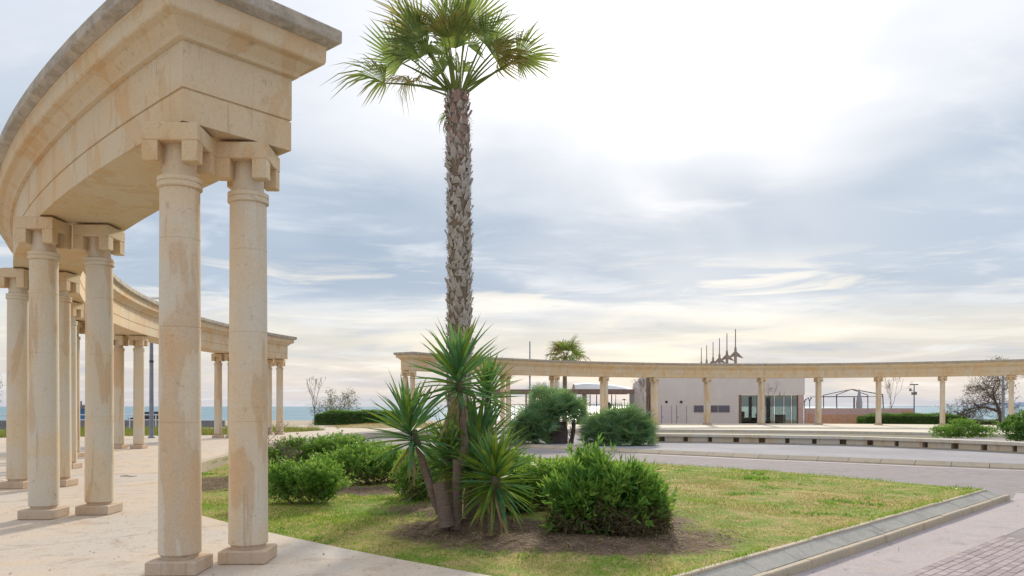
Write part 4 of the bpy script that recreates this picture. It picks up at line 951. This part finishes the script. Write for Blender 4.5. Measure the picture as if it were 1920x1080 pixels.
bare_tree('bare_tree', 'dark leafless shrub tree at the left picture edge', (sx(-22, 32), 32, -.2), 2.9, .08, 5, 65, M['dark_bark'], spread=.6, trunk=.15, kids=(2, 4), leafm=M['shrub_dry'], leafn=2, leafl=.07, cat='tree')
bare_tree('bare_tree', 'tangle of bare branches between two far columns left of the small palm', (sx(1010, 74), 74, -.4), 4.0, .06, 5, 66, M['twig'], spread=.6, trunk=.25, kids=(2, 4), minr=.010)
bare_tree('bare_tree', 'bare reddish tree against the pale end wall of the building', (sx(1215, 76.5), 76.5, -.3), 4.4, .05, 5, 67, M['twig'], spread=.38, upb=.3, trunk=.3, kids=(2, 4), minr=.008)
bare_tree('bare_tree', 'thin leafless shrub behind the leaning yucca', (sx(795, 66), 66, -.3), 2.6, .04, 4, 68, M['twig'], spread=.6, upb=.15, trunk=.15, kids=(2, 4), minr=.008)
bare_tree('bare_tree', 'spindly bare sapling before the glazed entrance', (sx(1447, 77), 77, -.3), 3.8, .03, 4, 69, M['twig'], spread=.35, upb=.3, trunk=.5, kids=(2, 4), minr=.008)

# ------------------------------------------------------------------ building and pavilion behind the right colonnade
YB = 80.0; bx = lambda px: (px-960)/F*YB; bz = lambda py: EYE-(py-HOR)/F*YB
B = thing('building', 'long low mauve grey building with flat roof behind the far colonnade', 'building', (0, 0, 0))
def wallbox(par, name, px0, px1, py0, py1, d0=0, d1=.3, m='render_wall', Y=YB):
    f = lambda p: (p-960)/F*Y; g = lambda p: EYE-(p-HOR)/F*Y
    return MB().box(f(px0), f(px1), Y+d0, Y+d1, g(py1), g(py0)).build(name, M[m], par)
wallbox(B, 'wall', 1226, 1385, 706, 801)
wallbox(B, 'wall', 1385.05, 1509, 706, 740.5)
MB().box(bx(1226)-.1, bx(1509)+.1, YB-.06, YB+9, bz(706)+.002, bz(706)+.14).build('roof', M['render_wall'], B)
wallbox(B, 'wall', 1385.05, 1389.5, 740.6, 801, 0, .4, 'brown_frame')
wallbox(B, 'wall', 1497, 1507, 740.6, 801, 0, .5, 'pink_wall')
wallbox(B, 'wall', 1420.5, 1434, 740.6, 801, 0, .3)
MB().box(bx(1226), bx(1386), YB+8.6, YB+8.9, -.4, bz(706)).build('rear_wall', M['render_wall'], B)
MB().box(bx(1226)+.01, bx(1226)+.31, YB+.31, YB+8.5, -.4, bz(706)).build('side_wall', M['render_wall'], B)
MB().box(bx(1389), bx(1498), YB+.5, YB+8.5, -.45, -.36).build('floor_slab', M['white_pave'], B)
for a, b_ in ((1240.5, 1259), (1269, 1287)):
    d = wallbox(B, 'door', a, b_, 760.5, 800, -.035, -.003, 'door_panel'); wallbox(d, 'handle', a+1.2, a+2.2, 781, 783, -.09, -.036, 'dark_metal')
    for e0, e1 in ((a-.7, a-.15), (b_+.15, b_+.7)): wallbox(d, 'frame', e0, e1, 760, 800, -.02, -.002, 'dark_metal')
for px in (1249.5, 1277):
    v = MB().lathe([(.13, -.05), (.13, .05), (.09, .07), (.09, -.02)], 16); v.V = [(x_+bx(px), YB-.05-z_, y_+bz(753.5)) for x_, y_, z_ in v.V]; v.build('wall_lamp', M['dark_metal'], B)
for a, b_ in ((1301, 1323), (1323.6, 1345.6), (1347, 1368)):
    wf = wallbox(B, 'window', a, b_, 760, 773, -.05, -.002, 'grey_wall'); wallbox(wf, 'pane', a+.7, b_-.7, 761, 772, -.07, -.051, 'window_mauve')
for k, (a, b_) in enumerate(((1390, 1420), (1434.5, 1452), (1453, 1470), (1471, 1484), (1485, 1496.5))):
    g_ = wallbox(B, 'glazed_door', a, b_, 742, 800, .12, .14, 'glass')
    for e in (a, b_-.9): wallbox(g_, 'frame', e, e+.9, 741, 800, .08, .119, 'brown_frame')
    wallbox(g_, 'frame', a, b_, 741, 742.3, .05, .078, 'brown_frame')
wallbox(B, 'counter', 1390, 1420, 783, 800, .3, .9, 'kerb')
for a, b_, t_, d0 in ((1400, 1408, 748, 5), (1444, 1449, 742, 7), (1462, 1468, 744, 4), (1478, 1481, 742, 6)): wallbox(B, 'inner_post', a, b_, t_, 805, d0, d0+.3, 'brown_frame')
for a, b_, t_, d0 in ((1392, 1404, 775, 3), (1410, 1418, 772, 4), (1440, 1456, 776, 3.5), (1474, 1492, 778, 3)): wallbox(B, 'counter', a, b_, t_, 803, d0, d0+.6, 'grey_wall')
# end wall block on the left with sloped top
E_ = thing('end_wall', 'pale slanted end wall at the left end of the building', 'wall', (0, 0, 0))
V = [(bx(1190), YB+1, -.4), (bx(1213), YB+.5, -.4), (bx(1213), YB+.5, bz(706)), (bx(1205), YB+.5, bz(708)), (bx(1190), YB+1, bz(719))]
V2 = [(a, b_+.3, c) for a, b_, c in V]; n = 5
MB().add(V+V2, [tuple(range(n)), tuple(range(2*n-1, n-1, -1))]+[(j, j+n, (j+1) % n+n, (j+1) % n) for j in range(n)]).build('wall_panel', M['render_wall'], E_)
wallbox(E_, 'recess_panel', 1213.2, 1225.8, 706, 801, 2.0, 2.2, 'brown_frame')
# pergola with white curved canopy
Pg = thing('pergola', 'brown flat beamed pergola left of the building, open to the sea', 'pergola', (0, 0, 0))
wallbox(Pg, 'beam', 905, 1190, 730, 738.5, 0, .35, 'brown_timber'); wallbox(Pg, 'beam', 905, 1190, 730.6, 738, 5, 5.35, 'brown_timber')
for px in (928, 955, 985, 1092, 1181): wallbox(Pg, 'post', px, px+(8 if px in (1092, 1181) else 3), 738.6, 803, .02, .33, 'brown_timber' if px != 1181 else 'grey_wall')
for k in range(14): px = 912+k*20; wallbox(Pg, 'rafter', px, px+1.2, 731, 736, .36, 4.98, 'brown_timber')
for px in (1115, 1128, 1158): wallbox(Pg, 'post', px, px+1.6, 738.6, 800, 5.05, 5.2, 'dark_metal')
Rl = thing('railing', 'thin dark railing under the pergola against the sea', 'railing', (0, 0, 0))
for py in (757.5, 778): wallbox(Rl, 'rail', 925, 1182, py, py+.9, 6.0, 6.04, 'dark_metal')
for px in (925, 965, 1005, 1045, 1085, 1125, 1165, 1181): wallbox(Rl, 'post', px, px+.9, 758, 800, 6.05, 6.09, 'dark_metal')
Cn = thing('canopy', 'white curved fabric canopy swelling above the pergola', 'canopy', (0, 0, 0))
V = []; Fc = []; nn = 24
for i in range(nn+1):
    u = i/nn; px = 1078+u*108; top = 713.5+15*(1-math.exp(-2.2*u))-2*math.sin(u*3.1); top = 713.8+11*u**.6-3*math.sin(u*3.14)+(4*max(0, .2-u)*5)
    for d_, zt in ((0, 729.5), (0.3, top+4), (2.2, top), (4.8, 729.5)): V.append((bx(px), YB+d_, bz(zt)))
for i in range(nn):
    for k in range(3): a = i*4+k; Fc.append((a, a+4, a+5, a+1))
mesh('fabric', V, Fc, M['canvas'], Cn, smooth=True)
def closed_parasol(label, px, Y, top, bot, wpx, m, grp=None):
    t = thing('parasol', label, 'parasol', (sx(px, Y), Y, -.4), group=grp); zt = EYE-(top-HOR)/F*Y+.4; zb = EYE-(bot-HOR)/F*Y+.4; r_ = wpx/F*Y/2
    MB().tube([(0, 0, 0), (0, 0, zt+.12)], .03, 8).build('pole', M['grey_wall'], t)
    V = []; Fc = []; n = 16
    for z_, q in ((zb, .95), (zb+.3*(zt-zb), 1.0), (zb+.6*(zt-zb), .72), (zb+.9*(zt-zb), .3), (zt, .08)):
        for i in range(n): a = 2*math.pi*i/n; rr = r_*q*(1 if i % 2 else .78); V.append((rr*math.cos(a), rr*math.sin(a), z_))
    for k in range(4):
        for i in range(n): j = (i+1) % n; Fc.append((k*n+i, k*n+j, (k+1)*n+j, (k+1)*n+i))
    mesh('cloth', V, Fc, M[m], t)
closed_parasol('tall furled white parasol standing under the black gazebo frame', 1611, 84, 731, 766, 11, 'parasol_grey')
closed_parasol('furled grey parasol under the pergola beside the hanging chair', 1154.5, 84, 742, 800, 4, 'parasol_grey')
# hanging egg chair and heater
t = thing('hanging_chair', 'dark egg shaped hanging chair under the pergola', 'chair', (bx(1147), YB+3, bz(762)))
V = []; Fc = []
for k in range(9):
    for i in range(12):
        ph = math.pi*k/8; a = 2*math.pi*i/12; V.append((.34*math.sin(ph)*math.cos(a), .34*math.sin(ph)*math.sin(a), .48*math.cos(ph)))
for k in range(8):
    for i in range(12):
        j = (i+1) % 12
        if not (2 <= k <= 5 and i in (8, 9)): Fc.append((k*12+i, (k+1)*12+i, (k+1)*12+j, k*12+j))
mesh('basket', V, Fc, M['dark_bark'], t); MB().tube([(0, 0, .46), (0, 0, bz(738)-bz(762))], .015, 5).build('hanger', M['dark_metal'], t); MB().box(-.26, .26, -.2, .2, -.34, -.2, .03).build('cushion', M['shrub_dry'], t)
t = thing('patio_heater', 'slim dark patio heater at the right end of the pergola', 'heater', (bx(1176), YB+2, -.4))
MB().tube([(0, 0, 0), (0, 0, bz(750)+.4)], .03, 6).build('pole', M['dark_metal'], t); MB().lathe([(.22, 0), (.22, .1), (.04, .15)], 12).build('base', M['dark_metal'], t)
hd = MB().lathe([(.28, 0), (.26, .04), (.06, .12)], 14); hd.V = [(a, b_, c+bz(749)+.35) for a, b_, c in hd.V]; hd.build('hood', M['dark_metal'], t)

# pink wall with orange panels
PW = thing('low_wall', 'long dusty pink wall with rust orange lower panels right of the building', 'wall', (0, 0, 0))
wallbox(PW, 'wall_panel', 1510, 1713, 765.5, 800, 0, .3, 'pink_wall', 81)
for a, b_, t_, q in ((1515, 1524, 776, 799), (1541, 1584, 777.5, 799), (1586.5, 1616, 777.5, 799), (1691, 1711, 771, 778.5)): wallbox(PW, 'panel', a, b_, t_, q, -.04, -.003, 'orange_panel', 81)
GZ = thing('gazebo', 'thin black metal gazebo frame rising over the pink wall', 'gazebo', (0, 0, 0)); Y = 84
q = lambda px, py, dy=0: W(px, py, Y)+Vector((0, dy, 0))
for px, x2 in ((1568.5, 1568.5), (1657, 1655)): MB().tube([tuple(q(px+1, 800)), tuple(q(x2, 740))], .055, 6).build('post', M['dark_metal'], GZ)
for px in (1568.5, 1655): MB().tube([tuple(q(px, 800, 3.5)), tuple(q(px, 740, 3.5))], .05, 6).build('post', M['dark_metal'], GZ)
MB().tube([tuple(q(1567.8, 740.2)), tuple(q(1609.5, 729.2, 1.7))], .05, 6).build('roof_bar', M['dark_metal'], GZ); MB().tube([tuple(q(1656, 740)), tuple(q(1609.5, 729.2, 1.7))], .05, 6).build('roof_bar', M['dark_metal'], GZ)
for px in (1568.5, 1655): MB().tube([tuple(q(px, 740, 3.5)), tuple(q(1609.5, 729.2, 1.7))], .04, 6).build('roof_bar', M['dark_metal'], GZ)
for dy in (0, 3.5): MB().tube([tuple(q(1541, 743.5, dy)), tuple(q(1655, 743.3, dy))], .03, 5).build('cross_bar', M['dark_metal'], GZ)
MB().tube([tuple(q(1601.5, 800)), tuple(q(1601.5, 745))], .09, 6).build('post', M['brown_frame'], GZ)
for lb, px, py, Y_ in (('twin headed dark lamp beside the building corner', 1518, 748, 90), ('dark tufted lamp left of the twin one, against the sea', 1508.5, 750, 92)):
    t = thing('garden_lamp', lb, 'lamp', (sx(px, Y_), Y_, -.4), group='low garden lamps by the pink wall'); zt = EYE-(py-HOR)/F*Y_+.4
    MB().tube([(0, 0, 0), (0, 0, zt)], .045, 6).build('pole', M['dark_metal'], t)
    for s_ in (-1, 1):
        MB().tube([(0, 0, zt-.3), (s_*.17, 0, zt)], .03, 5).build('arm', M['dark_metal'], t); MB().box(s_*.17-.07, s_*.17+.07, -.07, .07, zt, zt+.16, .02).build('lamp_head', M['dark_metal'], t)
# camera mast
Y = 86; t = thing('camera_mast', 'grey pole with cameras and a loudspeaker box behind the hedge', 'pole', (sx(1714, Y), Y, -.4)); zt = EYE-(721-HOR)/F*Y+.4
MB().tube([(0, 0, 0), (0, 0, zt)], [.09, .06], 8).build('pole', M['blue_pole'], t)
MB().box(-.45, .45, -.05, .05, zt-.06, zt+.05).build('cross_arm', M['dark_metal'], t)
MB().box(-.26, -.05, -.12, .12, zt-1.15, zt-.85, .02).build('box', M['grey_wall'], t); MB().box(.05, .26, -.12, .12, zt-1.15, zt-.8, .02).build('box', M['grey_wall'], t)
MB().tube([(0, 0, zt-.7), (-.4, 0, zt-.65)], .03, 5).build('bracket', M['dark_metal'], t); MB().lathe([(.1, zt-.75), (.14, zt-.6), (.1, zt-.42)], 10, (-.42, 0)).build('camera_dome', M['grey_wall'], t)
# street lamps / poles
def street_lamp(label, px, Y, py, r_, head=True, side=1):
    t = thing('street_lamp', label, 'street lamp', (sx(px, Y), Y, -.05), group='blue grey street poles'); zt = EYE-(py-HOR)/F*Y+.05
    MB().tube([(0, 0, 0), (0, 0, zt*.42), (0, 0, zt)], [r_, r_*.9, r_*.62], 12).build('pole', M['blue_pole'], t, smooth=True); MB().lathe([(r_*1.5, 0), (r_*1.5, .12), (r_*1.02, .16)], 12).build('base', M['blue_pole'], t)
    MB().lathe([(r_*.99, zt*.545), (r_*.99, zt*.56)], 12).build('collar', M['dark_metal'], t)
    if head: MB().box(-.15, .75, -.14, .14, zt-.02, zt+.08, .03).build('lamp_head', M['white_paint'], t)
street_lamp('blue grey street pole seen between the left columns', 284, 39, 560, .11)
street_lamp('pale blue lamp post in front of the bare tree at far right', 1881, 70, 676, .13)
street_lamp('thin grey pole rising behind the far colonnade left of the small palm', 993.5, 88, 640, .10, head=False)

# six spired masts in a receding row
t = None
for k, (px, top, lab) in enumerate(((1379, 617, 'tallest and nearest spired mast with arrow fins, rightmost of the row'), (1363, 625, 'second spired mast from the right in the receding row'), (1349, 634, 'third spired mast from the right in the receding row'),
                                    (1337, 641, 'fourth spired mast from the right in the receding row'), (1325, 647, 'fifth spired mast from the right, second smallest'), (1315, 652, 'smallest and leftmost spired mast of the row'))):
    Y = 9.5*F/(HOR-top)
    loc = (sx(px, Y), Y, -.4)
    if t is None:
        t = thing('mast', lab, 'mast', loc, group='row of spired masts behind the building')
        MB().tube([(0, 0, 0), (0, 0, 8.3)], [.17, .17], 10).build('pole', M['mast'], t); MB().lathe([(.17, 8.3), (.15, 8.5), (.15, 9.1), (.09, 9.3)], 10).build('sleeve', M['mast'], t)
        MB().tube([(0, 0, 9.2), (0, 0, 11.5)], [.065, .05], 8).build('spire', M['mast_dark'], t)
        for s_ in (-1, 1):
            V = [(s_*.14, -.03, 8.75), (s_*1.0, -.03, 7.9), (s_*.62, -.03, 7.98), (s_*.14, -.03, 8.15)]; V = V+[(a, .03, c) for a, b_, c in V]
            MB().add(V, [(0, 1, 2, 3), (7, 6, 5, 4), (0, 4, 5, 1), (1, 5, 6, 2), (2, 6, 7, 3), (3, 7, 4, 0)]).build('fin', M['mast'], t)
        first = t
    else:
        c = copy_tree(first); c.location = loc; c['label'] = lab

# ------------------------------------------------------------------ left background
Y = 60
R_ = thing('railing', 'white two bar promenade railing seen between the left columns', 'railing', (0, 0, 0))
for py in (777.8, 787): z_ = EYE-(py-HOR)/F*Y; MB().tube([(-52, Y, z_), (sx(335, Y), Y, z_)], .035, 6).build('rail', M['white_paint'], R_)
for k in range(14): x_ = -52+k*2.03; MB().tube([(x_, Y, -.3), (x_, Y, 1.0)], .035, 6).build('post', M['white_paint'], R_)
MB().box(-52, sx(420, 62), 62, 62.3, -.4, EYE-(788.5-HOR)/F*62).build('sea_wall', M['grey_wall']); o = bpy.data.objects['sea_wall']; tag(o, 'low grey sea wall behind the white railing', 'wall')
K_ = thing('kiosk', 'blue walled beach kiosk with a slatted roof edge between the left columns', 'kiosk', (sx(150, 75), 75, -.4)); kw = 2.6
MB().box(-kw, kw, -1.5, 1.5, 0, 1.75).build('wall', M['blue_wall'], K_); MB().box(-kw-.1, kw+.1, -1.6, 1.6, 1.752, 2.15).build('roof', M['grey_wall'], K_)
for k in range(11): MB().box(-kw+k*.5, -kw+k*.5+.1, -1.55, -1.45, 2.152, 2.5).build('roof_slat', M['dark_metal'], K_)
def car(label, px, Y, m, L=4.3, z=-.3):
    t = thing('parked_car', label, 'car', (sx(px, Y), Y, z), group='cars parked on the promenade')
    prof = [(-L/2, .25), (-L/2, .75), (-L/2+.25, .9), (-L*.28, .98), (-L*.14, 1.42), (L*.16, 1.46), (L*.34, .98), (L/2-.1, .85), (L/2, .6), (L/2, .25)]
    V = [(x_, y_, z_) for y_ in (-.85, .85) for x_, z_ in prof]; n = len(prof)
    MB().add(V, [tuple(range(n)), tuple(range(2*n-1, n-1, -1))]+[(j, (j+1) % n, (j+1) % n+n, j+n) for j in range(n)]).build('body', M[m], t)
    for x0, x1, x2, x3 in ((-L*.25, -L*.13, L*.0, L*.0), (L*.02, L*.02, L*.15, L*.30)): MB().add([(x0, -.858, 1.0), (x3, -.858, 1.0), (x2, -.858, 1.38), (x1, -.858, 1.38)], [(0, 1, 2, 3)]).build('window', M['glass_dark'], t)
    for sx_ in (-1, 1):
        for sy in (-1, 1):
            wb = MB().lathe([(.32, -.1), (.33, 0), (.32, .1)], 18); wb.V = [(a+sx_*L*.31, c+sy*.8, b_+.32) for a, b_, c in wb.V]; wl = wb.build('wheel', M['dark_metal'], t)
            wr = MB().lathe([(.19, -.115), (.19, .115)], 12); wr.V = [(a+sx_*L*.31, c+sy*.8, b_+.32) for a, b_, c in wr.V]; wr.build('rim', M['grey_wall'], wl)
car('dark blue parked car with light windscreen glint between the left columns', 230, 66, 'car_paint', z=-1.0)
car('dark boxy parked car behind the blue grey street pole', 292, 68, 'dark_metal', z=-.3)
# scraps on the paving
t = thing('twig', 'small dark fallen twig lying on the tan paving', 'twig', (*G(240, 894), .004)); MB().tube([(-.18, 0, .01), (-.05, .03, .015), (.08, -.02, .01), (.2, .02, .01)], [.006, .012, .008, .004], 5).build('stick', M['dark_bark'], t)
